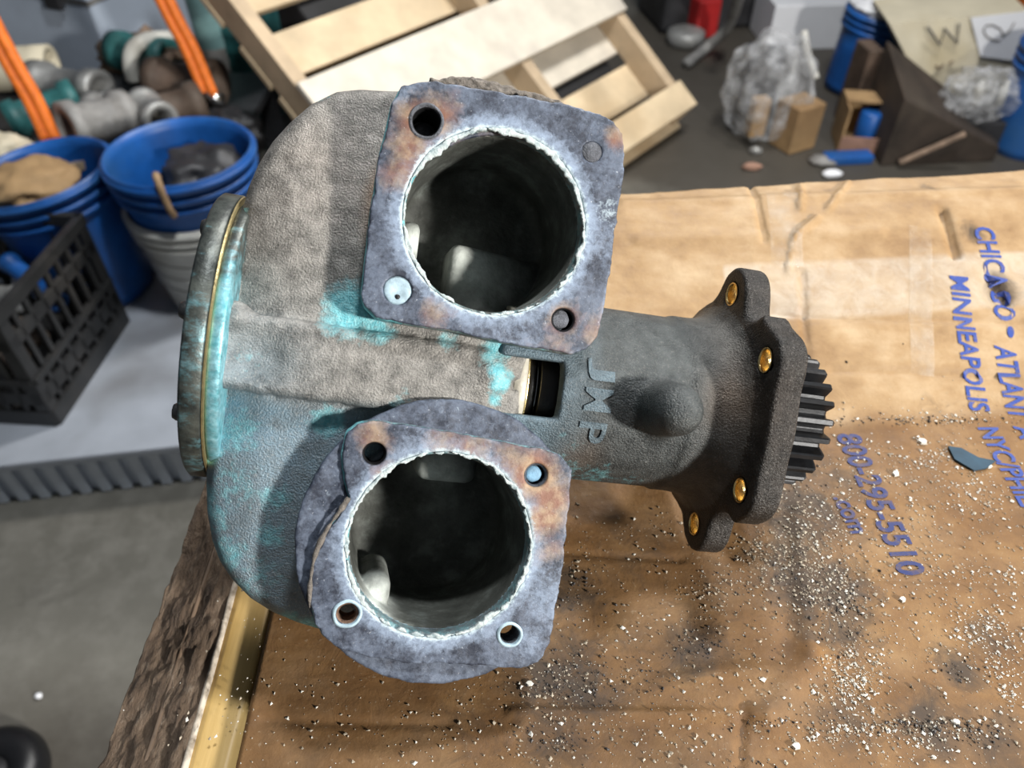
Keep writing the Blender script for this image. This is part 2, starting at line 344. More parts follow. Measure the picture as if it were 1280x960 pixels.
# ---- port flanges
def flange(outline, c, holes, disc, seed):
    O = [pl(*p, 45) for p in outline]; cc = np.array(O); lo = cc.min(0)-14; hi = cc.max(0)+14
    def wob(x, y, a=.5): return (fbm(x/4+30, y/4+30, seed)-.5)*2*a
    def plan(x, y, grow=0, hg=0, rough=.4):
        X2 = np.broadcast_to(x[:, :, 0], (x.shape[0], y.shape[1])); Y2 = np.broadcast_to(y[:, :, 0], X2.shape)
        d = poly2(X2, Y2, O)-grow+wob(X2, Y2, rough); d = smax(d, -(np.hypot(X2-c[0], Y2-c[1])-BR-hg), .5)
        for hx, hy, hr, hk in holes:
            h_ = pl(hx, hy, 45); d = np.maximum(d, -(np.hypot(X2-h_[0], Y2-h_[1])-hr))
        return d, X2, Y2
    def steel(x, y, z):
        d, X2, Y2 = plan(x, y, 0, .6, .3); return slab(d[:, :, None], z, 35.5, 44, 1.2)
    V, Q = nets(steel, (lo[0], lo[1], 34), (hi[0], hi[1], 46), .9)
    p = np.zeros((len(V), 3)); p[:, 0] = .35+.3*(V[:, 0] < cc[:, 0].mean()-30); p[:, 2] = .5*(V[:, 1] < 0)
    fl = npobj('port_flange', V*mm, Q, 'cast_bronze', pump, p)
    def gask(x, y, z):
        d, X2, Y2 = plan(x, y, -.3, 1.6, .9); zz = z-(fbm(X2/9, Y2/9, seed+5)[:, :, None]-.5)*.7
        return slab(d[:, :, None], zz, 43.2, 45.3, .5)
    V, Q = nets(gask, (lo[0], lo[1], 42), (hi[0], hi[1], 46.6), .62)
    p = np.zeros((len(V), 3)); rr = np.hypot(V[:, 0]-c[0], V[:, 1]-c[1])
    p[:, 0] = np.exp(-((rr-BR-3)/5.5)**2)*.62+.08; p[:, 2] = np.exp(-((rr-BR-1)/2.4)**2)*.5
    p[:, 0] = np.maximum(p[:, 0], .42*np.exp(-(poly2(V[:, 0], V[:, 1], O)/2.5)**2))
    return fl, V, Q, p, O
UPO = [(489, 128), (499, 110), (516, 102), (540, 100), (580, 106), (640, 117), (700, 128), (745, 140), (766, 150), (779, 168), (782, 195), (776, 250), (766, 320), (757, 380), (747, 420), (733, 438), (712, 443), (680, 438), (620, 426), (560, 413), (500, 404), (470, 398), (456, 385), (451, 366), (455, 325), (463, 260), (474, 190)]
UH = [(533, 152, 5.6, 'thread'), (740, 190, 3.9, 'rough'), (497, 363, 5.2, 'pale'), (704, 400, 4.6, 'recess')]
ufl, V, Q, p, O = flange(UPO, UB, UH, True, 11)
p[:, 1] = blob(V, [(520, 150, 45, 9, .75), (545, 145, 45, 10, .6), (515, 185, 45, 12, .55), (500, 215, 45, 9, .5), (560, 185, 45, 6, .6), (704, 400, 45, 8, .55), (770, 170, 45, 6, .5), (745, 420, 45, 8, .45), (700, 430, 45, 10, .3), (540, 390, 45, 8, .35)])
p[:, 0] = np.maximum(p[:, 0], blob(V, [(500, 120, 45, 8, .6), (745, 300, 45, 18, .45), (640, 415, 45, 22, .45), (730, 240, 45, 14, .4), (480, 300, 45, 10, .3), (485, 370, 45, 10, .3)]))
p[:, 2] = np.maximum(p[:, 2], blob(V, [(760, 265, 45, 6, .3), (690, 330, 45, 10, .2)]))
ug = npobj('port_gasket', V*mm, Q, 'gasket_slate', ufl, p); tag(ug, 'smeared slate gasket remains')
LPO = [(432, 540), (447, 529), (468, 525), (500, 529), (560, 539), (620, 550), (680, 561), (703, 570), (715, 588), (714, 620), (706, 690), (697, 750), (687, 808), (672, 828), (650, 837), (610, 834), (560, 830), (510, 830), (460, 823), (425, 812), (402, 797), (390, 770), (386, 735), (393, 695), (408, 664), (424, 640), (436, 624), (428, 600), (425, 570)]
LH = [(468, 567, 4.3, 'open'), (670, 594, 4.6, 'stud'), (434, 767, 4.0, 'crust'), (637, 793, 4.2, 'open')]
lfl, V, Q, p, O = flange(LPO, LB, LH, True, 23)
p[:, 1] = blob(V, [(670, 594, 45, 11, .8), (680, 650, 45, 9, .6), (690, 690, 45, 8, .35), (468, 545, 45, 9, .5), (480, 590, 45, 7, .4), (560, 550, 45, 10, .35), (590, 560, 45, 14, .35), (640, 575, 45, 12, .45), (690, 620, 45, 10, .6)])
p[:, 0] = np.maximum(p[:, 0], blob(V, [(690, 740, 45, 18, .6), (660, 800, 45, 12, .5), (520, 550, 45, 12, .45), (700, 600, 45, 10, .4), (580, 810, 45, 16, .3)]))
lg = npobj('port_gasket', V*mm, Q, 'gasket_slate', lfl, p); tag(lg, 'slate gasket remains with a curled torn edge')
# round gasket discs that stick out from under the square faces
def disc(c, R, clip, z0, z1, seed, par, ylow=-500):
    def f(x, y, z):
        X2 = np.broadcast_to(x[:, :, 0], (x.shape[0], y.shape[1])); Y2 = np.broadcast_to(y[:, :, 0], X2.shape)
        d = np.hypot(X2-c[0], Y2-c[1])-R+(fbm(X2/5+9, Y2/5+9, seed)-.5)*1.3; d = np.maximum(d, -(np.hypot(X2-c[0], Y2-c[1])-BR-2)); d = np.maximum(d, X2-clip); d = np.maximum(d, ylow-Y2)
        for hx, hy, hr, hk in UH+LH:
            h_ = pl(hx, hy, 45); d = np.maximum(d, -(np.hypot(X2-h_[0], Y2-h_[1])-hr))
        return slab(d[:, :, None], z-(fbm(X2/8, Y2/8, seed+2)[:, :, None]-.5)*.8, z0, z1, .5)
    V, Q = nets(f, (c[0]-R-3, c[1]-R-3, z0-1.5), (c[0]+R+3, c[1]+R+3, z1+1.5), .7)
    p = np.zeros((len(V), 3)); p[:, 0] = .22; p[:, 2] = .1+.35*(np.hypot(V[:, 0]-c[0], V[:, 1]-c[1]) > R-2)*(V[:, 1] > 80); p[:, 1] = .25*(V[:, 1] > 85)
    return npobj('round_gasket', V*mm, Q, 'gasket_slate', par, p)
disc((LB[0]+1, LB[1]+.5), 54.5, LB[0]+44, 40.0, 42.6, 31, lfl)
disc((UB[0]+2, UB[1]-2), 53.0, UB[0]+41, 40.5, 42.8, 41, ufl, UB[1]+20)
# dark worn patch on the round gasket above the lower port, and the torn curl
def crust(c, seed, par, extra):
    def f(x, y, z):
        X2 = np.broadcast_to(x[:, :, 0], (x.shape[0], y.shape[1])); Y2 = np.broadcast_to(y[:, :, 0], X2.shape); a = np.arctan2(Y2-c[1], X2-c[0]); r = np.hypot(X2-c[0], Y2-c[1])
        rin = BR+1.3-2.6*np.clip(fbm(a*5+50, 0*a+3, seed)-.35, 0, 1)-extra(a)*.8+1.0*(fbm(a*22+90, 0*a+1, seed+3, 4)-.5)*2
        rout = BR+1.4+2.2*np.clip(fbm(a*9+50, 0*a+7, seed+1)-.3, 0, 1)
        zz = z-(fbm(X2/2.5+9, Y2/2.5+9, seed+8)[:, :, None]-.5)*.8; return slab(np.maximum(rin-r, r-rout)[:, :, None], zz, 44.0, 45.5, .2)
    V, Q = nets(f, (c[0]-40, c[1]-40, 42.8), (c[0]+40, c[1]+40, 46.8), .45); return npobj('lime_crust', V*mm, Q, 'lime_crust', par)
bump_ = lambda a, a0, w_: np.exp(-((np.angle(np.exp(1j*(a-a0))))/w_)**2)
crust(UB, 51, ufl, lambda a: 2.6*bump_(a, 2.3, .3)+1.8*bump_(a, 1.2, .45)+1.2*bump_(a, .6, .2)+1.0*bump_(a, 3.5, .3))
crust(LB, 61, lfl, lambda a: 1.2*bump_(a, 2.5, .4)+1.5*bump_(a, -2.6, .25)+.8*bump_(a, -.9, .2)+.8*bump_(a, .8, .2))
def ppx(px, py, z): x, y = pl(px, py, z); return Vector((x*mm, y*mm, z*mm))
tr = MB(); tr.tube(curve([ppx(436, 622, 45.2), ppx(424, 640, 45.8), ppx(408, 663, 45.8), ppx(394, 694, 45.6), ppx(388, 728, 45.2), ppx(387, 760, 44.6)], 10), [(.0008+.0003*math.sin(k*.31)+.00015*math.sin(k*1.1))*min(1, (50-k)/8+.2) for k in range(51)], 8)
curl_o = tr.out('torn_edge', 'lime_crust', lfl, True, world=False); tag(curl_o, 'curled brown torn gasket edge'); curl_o.data.materials[0] = plain('torn_fibre', (.16, .14, .12), .8, scale=500, var=.5, bump=.6)
# delaminated upper edge of the upper gasket
FL = [pl(px, py, 43) for px, py in ((536, 100), (560, 98), (580, 97), (602, 99), (625, 106), (650, 113), (672, 119), (700, 127), (706, 134), (650, 122), (590, 111), (540, 105))]
def flake(x, y, z):
    X2 = np.broadcast_to(x[:, :, 0], (x.shape[0], y.shape[1])); Y2 = np.broadcast_to(y[:, :, 0], X2.shape); d = poly2(X2, Y2, FL)+(fbm(X2/1.8+9, Y2/3+9, 71)-.5)*2.4
    return slab(d[:, :, None], z+(fbm(X2/3+9, Y2/1.5+9, 75)[:, :, None]-.5)*2.2, 40.8, 44.6, .4)
V, Q = nets(flake, (-62, 90, 39), (12, 116, 47), .5); fo = npobj('gasket_flake', V*mm, Q, 'torn_fibre', ufl); tag(fo, 'flaking layered gasket edge')
# what is left in the bolt holes
def thread(px, py, r, par, mat='dark_thread', z0=33):
    x, y = pl(px, py, 44.5); prof = []
    for k in range(18): prof.append((r-(.0 if k % 2 else .75), z0+k*(44.4-z0)/17))
    m = MB(); m.lathe([(a*mm, b*mm) for a, b in prof], 28, (x*mm, y*mm, 0)); return m.out('threaded_insert', mat, par, True, world=False)
def plug(px, py, r, z, mat, par, name='bolt_stub', dome=.5, n=28):
    x, y = pl(px, py, 44.5); rnd = random.Random(int(px)); m = MB()
    m.lathe([(r*mm, (z-7)*mm), (r*mm, (z-.4)*mm), (r*.85*mm, z*mm), (r*.5*mm, (z+dome*.7)*mm), (.01*mm, (z+dome)*mm)], n, (x*mm, y*mm, 0), wob=lambda a, h: .025*math.sin(3*a+px)+.02*math.sin(7*a+h*900)); return m.out(name, mat, par, True, world=False)
thread(533, 152, 5.6, ufl, z0=26); plug(535, 155, 5.2, 30, 'dark_plug', ufl, dome=2.5)
plug(740, 190, 4.3, 45.0, 'dark_plug', ufl, dome=.9)
pz = plug(497, 363, 5.3, 44.7, 'pale_plug', ufl, 'hole_plug', dome=-.5)
plug(497, 371, 1.0, 44.75, 'dark_thread', ufl, 'plug_hole', dome=.1, n=10)
plug(701, 399, 3.6, 43.6, 'dark_plug', ufl, dome=.1); thread(704, 400, 4.7, ufl)
thread(468, 567, 4.3, lfl, 'dark_thread'); thread(637, 793, 4.2, lfl, 'dark_plug')
thread(670, 594, 4.6, lfl, 'dark_plug'); plug(668, 593, 3.2, 43.0, 'blue_stud', lfl, dome=.1)
thread(434, 767, 4.0, lfl, 'rusty_plug')
for (px, py, r, par) in ((434, 767, 4.9, lfl), (533, 152, 6.2, ufl), (637, 793, 4.6, lfl)):
    x, y = pl(px, py, 45); m = MB(); m.lathe([((r-.9)*mm, 44.6*mm), ((r-.6)*mm, 45.9*mm), ((r+.1)*mm, 46.0*mm), ((r+.8)*mm, 44.8*mm)], 32, (x*mm, y*mm, 0), wob=lambda a, h: .03*math.sin(2*a+px)+.012*math.sin(5*a)); m.out('hole_collar', 'pale_plug' if par is lfl else 'dark_plug', par, True, world=False)
# ---- bearing housing, boss and mounting flange
MH = [(52, 14.6), (22, 50), (-32, 42.5), (-53.7, 5.5), (0, -55)]
def house_sdf(x, y, z):
    r = np.sqrt(y*y+z*z); d = slab(r-39, x, -14, 100, 3)+0*z
    Y2 = np.broadcast_to(y[0, :, 0][:, None], (y.shape[1], z.shape[2])); Z2 = np.broadcast_to(z[0, 0, :][None, :], Y2.shape)
    f = np.hypot(Y2, Z2)-50
    for hy, hz in MH: f = smin(f, np.hypot(Y2-hy, Z2-hz)-(12.5 if abs(hy) > 50 else 11.5), 14)
    near = np.maximum(np.hypot(Y2, Z2)-59.5, np.hypot(Y2+3, Z2-70)-52); f = smin(f, near, 9)
    fl = slab(f[None]+.4, x, 92, 104.5, 1.6)
    cone = r-(39+np.clip((x-74)/20, 0, 1)**2*9); cone = np.maximum(np.maximum(cone, 70-x), x-96)
    d = smin(d, cone, 4); d = smin(d, fl, 7)
    c = pl(857, 514, 60); bx = np.sqrt((x-c[0])**2+(y-c[1])**2+np.maximum(z-51.5, 0)**2)-10.4-np.clip(52-z, 0, 20)*.10; d = smin(d, np.maximum(bx, -z), 3.5)
    for hy, hz in MH: d = np.maximum(d, -(np.maximum(np.sqrt((y-hy)**2+(z-hz)**2)-5.3, 80-x)))
    for c in PORTS: d = np.maximum(d, -(np.sqrt((x-c[0])**2+(y-c[1])**2)-BR-2.2+0*z))
    # hollow and drain window
    d = np.maximum(d, -np.maximum(r-31, np.abs(x-2)-24))
    c0 = pl(664, 448, 38); c1 = pl(697, 524, 38)
    win = rbox(x, y, z, ((c0[0]+c1[0])/2-7, (c0[1]+c1[1])/2, 40), ((c1[0]-c0[0])/2+7.5, (c0[1]-c1[1])/2, 30), 1.0); d = smax(d, -win, .8)
    return d+(fbm(np.arctan2(Y2, Z2)*12+40, Y2*0+np.hypot(Y2, Z2)/12+3, 77)[None]-.5)*.5
V, Q = nets(house_sdf, (-16, -72, -72), (107, 72, 66), 1.15)
mf = V[Q].mean(1)[:, 0] > 90.5; paint = np.zeros((len(V), 3))
paint[:, 0] = blob(V, [(700, 590, 20, 14, .40), (740, 600, 15, 16, .36), (720, 560, 34, 8, .30), (700, 545, 36, 6, .3), (780, 600, 10, 14, .3)])
paint[:, 1] = np.clip((V[:, 0]-66)/22, 0, 1)*.12*(V[:, 0] < 91)+blob(V, [(730, 570, 36, 8, .35), (930, 500, 50, 12, .25)])
paint[:, 2] = np.clip((30-V[:, 0])/40, 0, .7)
hs = sub('bearing_housing', ~mf, 'cast_dark', pump, paint); tag(hs, 'dark cast cylindrical bearing housing with a domed boss')
cast('cast_flange', (.010, .009, .008), (.036, .031, .027), metal=.4, rough=.42, bs=.8, spark=.25)
mfl = sub('mounting_flange', mf, 'cast_flange', pump, paint*np.array([0, .4, 0])); tag(mfl, 'dark lobed mounting flange')
for hy, hz in MH:
    m = MB(); R = Matrix(((0, 0, 1), (1, 0, 0), (0, 1, 0)))
    m.lathe([(5.25*mm, 91.7*mm), (4.7*mm, 91.6*mm), (4.55*mm, 92.4*mm), (4.55*mm, 104*mm), (5.25*mm, 104*mm)], 28, (0, hy*mm, hz*mm), R); b = m.out('hole_bushing', 'brass', mfl, True, world=False); tag(b, 'bare bright bolt hole')
# raised letters on the housing
def text_mesh(s, size, extrude=0, offset=0):
    cu = bpy.data.curves.new('t', 'FONT'); cu.body = s; cu.size = size; cu.extrude = extrude; cu.offset = offset; cu.resolution_u = 3
    o = bpy.data.objects.new('t', cu); col.objects.link(o); dg = bpy.context.evaluated_depsgraph_get(); dg.update(); me = bpy.data.meshes.new_from_object(o.evaluated_get(dg))
    V = [v.co.copy() for v in me.vertices]; F = [tuple(p.vertices) for p in me.polygons]; bpy.data.objects.remove(o); bpy.data.meshes.remove(me); return V, F
for ch, (px, py) in zip('JMP', ((752, 462), (747, 500), (741, 543))):
    V_, F_ = text_mesh(ch, 1, .5, .012); xs = [v.x for v in V_]; ys = [v.y for v in V_]; cx = (min(xs)+max(xs))/2; cy = (min(ys)+max(ys))/2; hgt = max(ys)-min(ys); wid = max(xs)-min(xs)
    lx, ly = pl(px, py, 38); out = []
    for v in V_:
        yy = ly-(v.x-cx)/wid*9.2; xx = lx+(v.y-cy)/hgt*11.5; rr = 39.0+v.z*1.5; ang = yy/39.2; out.append((xx*mm, rr*math.sin(ang)*mm, rr*math.cos(ang)*mm))
    o = obj('raised_letter', out, F_, 'cast_dark', hs); a = o.data.color_attributes.new('paint', 'FLOAT_COLOR', 'POINT')
    for d_ in a.data: d_.color = (0, 0, .5, 1)
# shaft, seal rings seen through the window
RX = Matrix(((0, 0, 1), (1, 0, 0), (0, 1, 0)))
def ring(name, prof, mat, par=pump, n=64): m = MB(); m.lathe([(r*mm, x*mm) for r, x in prof], n, (0, 0, 0), RX, closed=True); return m.out(name, mat, par, True, world=False)
ring('shaft', [(.01, -20), (9, -20), (9, 138), (.01, 138)], 'chrome')
def seal(name, r0, r1, x0, x1, mat): return ring(name, [(r0, x0), (r1-.4, x0), (r1, x0+.4), (r1, x1-.4), (r1-.4, x1), (r0, x1)], mat)
seal('seal_seat', 10, 34, -6.5, -1.0, 'seal_white'); seal('seal_ring', 10, 31, -.8, .6, 'brass'); seal('seal_bellows', 10, 27, 1.0, 4.2, 'black_rubber'); seal('seal_spring', 10, 25.5, 4.6, 5.6, 'chrome'); seal('oil_seal', 10, 27, 6.2, 24, 'black_rubber')
# end cover, gasket line and body ring at the left
def cring(name, R, x0, x1, mat, pt, r0=20, par=pump):
    prof = [(r0, x0), (R-1, x0), (R, x0+1), (R, x1-.6), (R-.6, x1), (r0, x1)]; m = MB(); m.lathe([(r*mm, x*mm) for r, x in prof], 96, (0, .005, -.010), RX, closed=True); o = m.out(name, mat, par, True, world=False)
    o.modifiers.new('edges', 'EDGE_SPLIT').split_angle = math.radians(50)
    a = o.data.color_attributes.new('paint', 'FLOAT_COLOR', 'POINT')
    for d_, v_ in zip(a.data, o.data.vertices): d_.color = (pt*(1 if v_.co.y < .018 else max(.25, 1-(v_.co.y-.018)/.03)), 0, 0, 1)
    return o
cov = cring('end_cover', 59, -128.5, -120.6, 'cover_metal', .18, .01); tag(cov, 'dark streaked end cover plate seen edge on')
cring('cover_gasket', 58.7, -120.6, -119.7, 'gold_seam', 0)
tag(cring('body_ring', 57, -119.7, -114.8, 'cover_metal', .50), 'turquoise corroded ring beside the end cover')
for ang in (8, 53, 98, 143, 188, 233, 278, 323):
    a = math.radians(ang); m = MB(); m.lathe([(3.4*mm, -128.5*mm), (3.4*mm, -130.5*mm), (2.6*mm, -131.8*mm), (.01*mm, -132.4*mm)], 20, (0, (50*math.sin(a)+5)*mm, (50*math.cos(a)-10)*mm), RX); m.out('cover_screw', 'screw_steel', cov, True, world=False)
# drive gear
def gear():
    T = 23; ro, rr = 31.5, 24.8; m = MB(); loops = []
    for x in (117, 118.2, 138.6, 139.8):
        L = []; k = .97 if x in (117, 139.8) else 1
        for t in range(T):
            for (fa, rad) in ((-.46, rr), (-.27, rr+.6), (-.17, ro-1), (-.11, ro), (.11, ro), (.17, ro-1), (.27, rr+.6), (.46, rr)):
                a = 2*math.pi*(t+fa)/T; L.append(Vector((x*mm, rad*k*math.sin(a)*mm, rad*k*math.cos(a)*mm)))
        loops.append(L)
    nn = len(loops[0]); m.v = sum(loops, []); m.f = [(i*nn+j, i*nn+(j+1) % nn, (i+1)*nn+(j+1) % nn, (i+1)*nn+j) for i in range(3) for j in range(nn)]+[tuple(range(nn-1, -1, -1)), tuple(range(3*nn, 4*nn))]
    return m.out('drive_gear', 'gear_black', pump, world=False)
tag(gear(), 'black toothed drive gear')
ring('gear_hub', [(9, 104), (20, 104), (20, 117.5), (9, 117.5)], 'gear_black')
ring('shaft_nut', [(.01, 138), (11, 138), (11, 145), (9, 146), (.01, 146)], 'gear_black', n=6)
# ================================================================== FLOOR, BENCH, CARDBOARD
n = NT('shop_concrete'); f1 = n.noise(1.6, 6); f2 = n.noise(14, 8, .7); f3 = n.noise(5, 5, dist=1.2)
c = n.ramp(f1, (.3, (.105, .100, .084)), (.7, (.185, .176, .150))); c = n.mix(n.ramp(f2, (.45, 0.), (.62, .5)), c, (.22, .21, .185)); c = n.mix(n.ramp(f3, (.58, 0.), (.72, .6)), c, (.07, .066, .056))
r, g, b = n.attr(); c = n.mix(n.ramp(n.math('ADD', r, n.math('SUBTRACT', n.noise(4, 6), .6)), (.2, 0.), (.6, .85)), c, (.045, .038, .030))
n.bump(f2, .15, .004); n.set(c, .55)
fx, fy = np.meshgrid(np.linspace(-7, 7, 141), np.linspace(-4, 8, 121)); FV = np.stack([fx.ravel(), fy.ravel(), fx.ravel()*0], 1); FI = np.arange(len(FV)).reshape(121, 141); FQ = np.stack([FI[:-1, :-1].ravel(), FI[:-1, 1:].ravel(), FI[1:, 1:].ravel(), FI[1:, :-1].ravel()], 1)
FP = np.zeros((len(FV), 3)); FP[:, 0] = np.clip(1.15*np.exp(-(((FV[:, 0]-1.15)/1.15)**2+((FV[:, 1]-2.75)/1.1)**2)**1.5)+.8*np.exp(-(((FV[:, 0]+1.3)/.9)**2+((FV[:, 1]-2.4)/.7)**2)**1.5)+.7*np.exp(-(((FV[:, 0]+.75)/.4)**2+((FV[:, 1]-.2)/.42)**2)**2), 0, 1)  # last patch paints the cast shade left of the bench into the floor
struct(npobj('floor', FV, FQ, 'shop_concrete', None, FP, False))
n = NT('rough_timber'); v = n.noise(30, 9, .7, sc=(5, 1.2, 3)); g = n.noise(120, 7, .7, sc=(2.0, .8, 2))
c = n.ramp(v, (.3, (.035, .022, .014)), (.5, (.10, .065, .040)), (.72, (.20, .145, .10))); c = n.mix(n.ramp(g, (.58, 0.), (.70, .55)), c, (.26, .21, .16)); n.bump(n.math('ADD', g, v), .9, .004); n.set(c, .75)
n = NT('pale_pine'); c = n.ramp(n.noise(16, 6, .6, sc=(9, .5, 4)), (.3, (.50, .32, .10)), (.7, (.66, .46, .19))); c = n.mix(n.ramp(n.noise(30, 5), (.66, 0.), (.72, .5)), c, (.28, .17, .06)); n.bump(n.noise(60, 5, sc=(6, .5, 3)), .15, .001); n.set(c, .5)
n = NT('worn_edge'); c = n.ramp(n.noise(120, 6), (.35, (.12, .09, .06)), (.6, (.50, .44, .36))); n.set(c, .8)
plain('bench_wood', (.10, .065, .04), .7, scale=20, var=.4)
def line(p, q): return lambda y: p.x+(q.x-p.x)*(y-p.y)/(q.y-p.y)
xo = line(W(122, 960, BENCH), W(250, 622, BENCH)); xi = line(W(232, 960, BENCH), W(291, 745, BENCH)); xs_ = line(W(286, 960, BENCH), W(334, 775, BENCH)); xc = line(W(298, 960, BENCH), W(337, 790, BENCH))
YF, YB = -.14, .52; XR = .78
bench = thing('workbench', 'wooden workbench with a dark rough edge board and pale strip under the pump', 'workbench', (.2, .2, 0))
def strip(name, xa, xb, z0, z1, mat, nx=10, ny=60, amp=0, seed=3):
    V = []; F = []
    for j in range(ny+1):
        y = YF+(YB-YF)*j/ny
        for i in range(nx+1):
            V.append((xa(y)+(xb(y)-xa(y))*i/nx, y, z1-(amp*.9 if i in (0, nx) else 0)))
    VA = np.array(V); VA[:, 2] += (fbm(VA[:, 0]*190+40, VA[:, 1]*95+40, seed, 5)-.5)*amp; V = [tuple(q) for q in VA]
    k = nx+1
    for j in range(ny):
        for i in range(nx): F.append((j*k+i, j*k+i+1, (j+1)*k+i+1, (j+1)*k+i))
    b0 = len(V); R = [j*k for j in range(ny+1)]; L = [j*k+nx for j in range(ny+1)]
    for ids in (R, L):
        s = len(V); V += [(V[i][0], V[i][1], z0) for i in ids]
        for j in range(ny): F.append((ids[j], ids[j+1], s+j+1, s+j) if ids is R else (ids[j+1], ids[j], s+j, s+j+1))
    return obj(name, V, F, mat, bench, True, Matrix.Translation(bench.location).inverted())
rb = strip('edge_board', xo, lambda y: xi(y)-.0012, BENCH-.05, BENCH, 'rough_timber', 70, 420, .0075); tag(rb, 'dark rough sawn edge board')
mid = lambda y: xo(y)+(xi(y)-xo(y))*.52
strip('board_groove', lambda y: mid(y)-.0012, lambda y: mid(y)+.0008, BENCH-.02, BENCH+.0009, 'bench_wood', 2, 60, .0012)
strip('worn_lip', lambda y: xi(y)-.0024, lambda y: xi(y)+.0006, BENCH-.03, BENCH+.0004, 'worn_edge', 4, 120, .003, 8)
tag(strip('pale_strip', xi, xs_, BENCH-.05, BENCH-.0015, 'pale_pine', 6, 20, .0004), 'pale yellow pine strip')
m = MB(); xr0 = lambda y: xs_(y)+.006
m.prism([(xr0(YF), YF, BENCH-.05), (XR, YF, BENCH-.05), (XR, YB, BENCH-.05), (xr0(YB), YB, BENCH-.05)], [(xr0(YF), YF, BENCH), (XR, YF, BENCH), (XR, YB, BENCH), (xr0(YB), YB, BENCH)]); m.out('bench_top', 'bench_wood', bench)
m = MB(); m.box((.28, .19, BENCH-.075), (.44, .28, .025)); m.out('apron', 'bench_wood', bench)
for x in (-.05, .68):
    for y in (-.04, .42): m = MB(); m.box((x, y, (BENCH-.1)/2), (.04, .04, (BENCH-.1)/2)); m.out('leg', 'bench_wood', bench)
# ---- cardboard: flat near the camera, folded upward behind the pump
ZT = BENCH+CARD
CA, CB = W(1060, 530, ZT), W(1280, 516, ZT); cdir = (CB-CA).normalized(); cn = Vector((-cdir.y, cdir.x, 0))
SL = math.tan(math.radians(24)); L1 = .132
FOLDS = []
def hc(x, y):
    x = np.asarray(x, float); y = np.asarray(y, float); s = (x-CA.x)*cn.x+(y-CA.y)*cn.y
    k = .006; sp = k*np.log1p(np.exp(np.clip(s/k, -40, 40))); sp2 = k*np.log1p(np.exp(np.clip((s-L1)/k, -40, 40)))
    h = SL*sp-(SL-.03)*sp2
    h = h+(fbm(x*9+30, y*14+30, 91)-.5)*.0030+(.5-np.abs(fbm(x*22+30, y*50+30, 95, 3)-.5)*2)**4*.006*(s > .004)+.0016*np.exp(-((y-.128-.02*np.sin(x*14))/.004)**2)*np.clip((x-.05)*30, 0, 1)+(fbm(x*40+30, y*90+30, 92, 3)-.5)*.0007*(s > 0)
    h = h-.0012*np.exp(-((s-.062)/.004)**2)*(x > .12)+.0010*np.exp(-((s+.002)/.003)**2)
    for ax_, ay_, bx_, by_, am, wd in FOLDS:
        ex, ey = bx_-ax_, by_-ay_; t = np.clip(((x-ax_)*ex+(y-ay_)*ey)/(ex*ex+ey*ey), 0, 1); dd = np.hypot(x-ax_-ex*t, y-ay_-ey*t); h = h+1.7*am*np.exp(-(dd/wd)**2)
    # bulging soft hollows near the front edge
    return h
def Wcs(px, py):                                     # lines of sight onto the folded board, many at once
    px = np.asarray(px, float); py = np.asarray(py, float); D = np.array(FWD)[None]+((px-640)/FPX)[:, None]*np.array(RIGHT)+((480-py)/FPX)[:, None]*np.array(UP); C = np.array(CAM); a = np.full(len(px), .05); b = np.full(len(px), 1.5)
    for _ in range(26):
        t = (a+b)/2; p = C+D*t[:, None]; up_ = p[:, 2] > ZT+hc(p[:, 0], p[:, 1]); a = np.where(up_, t, a); b = np.where(up_, b, t)
    return C+D*a[:, None]
def Wc(px, py): return Vector(Wcs([px], [py])[0])
for pa_, pb_, am, wd in (((935, 225), (955, 300), -.0016, .0016), ((1000, 232), (1000, 262), .0016, .0016), ((1060, 228), (1035, 262), .0014, .0015), ((1022, 272), (992, 300), .0018, .0016), ((992, 300), (985, 340), .0014, .0014), ((1003, 340), (1012, 520), -.0012, .0016), ((960, 388), (1280, 402), -.0014, .0025), ((1040, 462), (1270, 470), -.0010, .0020), ((1178, 262), (1195, 318), -.0028, .0028), ((1237, 345), (1258, 375), -.0030, .003), ((780, 255), (1280, 238), .0012, .004), ((800, 300), (1100, 290), .0008, .004),
        ((640, 890), (960, 893), .0010, .002), ((930, 880), (925, 960), -.0010, .0015), ((1000, 640), (1015, 820), .0016, .006), ((1015, 820), (960, 900), .0012, .006), ((1060, 720), (1280, 730), -.0008, .002), ((700, 690), (850, 700), -.0007, .002), ((330, 900), (560, 905), -.0006, .002)):
    A_, B_ = Wc(*pa_), Wc(*pb_); FOLDS.append((A_.x, A_.y, B_.x, B_.y, am, wd))
e0, e1 = W(780, 237, ZT+.063), W(1280, 207, ZT+.063)
yb = lambda x: e0.y+(e1.y-e0.y)*(x-e0.x)/(e1.x-e0.x)
nx, ny = 420, 420; u, v = np.meshgrid(np.linspace(0, 1, nx), np.linspace(0, 1, ny))
XE = XR-.02; xl = np.vectorize(xc); Y = -.12+(yb(.2)+.12)*v; X = xl(Y)+(XE-xl(Y))*u; Y = -.12+(yb(X)+.12)*v+(fbm(X*30+9, v*0+2, 5)-.5)*.004*(v > .99); Z = ZT+hc(X, Y)
V = np.stack([X.ravel(), Y.ravel(), Z.ravel()], 1); I = np.arange(nx*ny).reshape(ny, nx); Q = np.stack([I[:-1, :-1].ravel(), I[:-1, 1:].ravel(), I[1:, 1:].ravel(), I[1:, :-1].ravel()], 1)
rim = np.concatenate([I[0, :], I[1:, -1], I[-1, -2::-1], I[-2:0:-1, 0]]); base = V[rim].copy(); base[:, 2] = BENCH+.0004; o0 = len(V); V = np.concatenate([V, base]); k = len(rim)
Q = np.concatenate([Q, np.stack([np.roll(rim, -1), rim, o0+np.arange(k), o0+(np.arange(k)+1) % k], 1)])
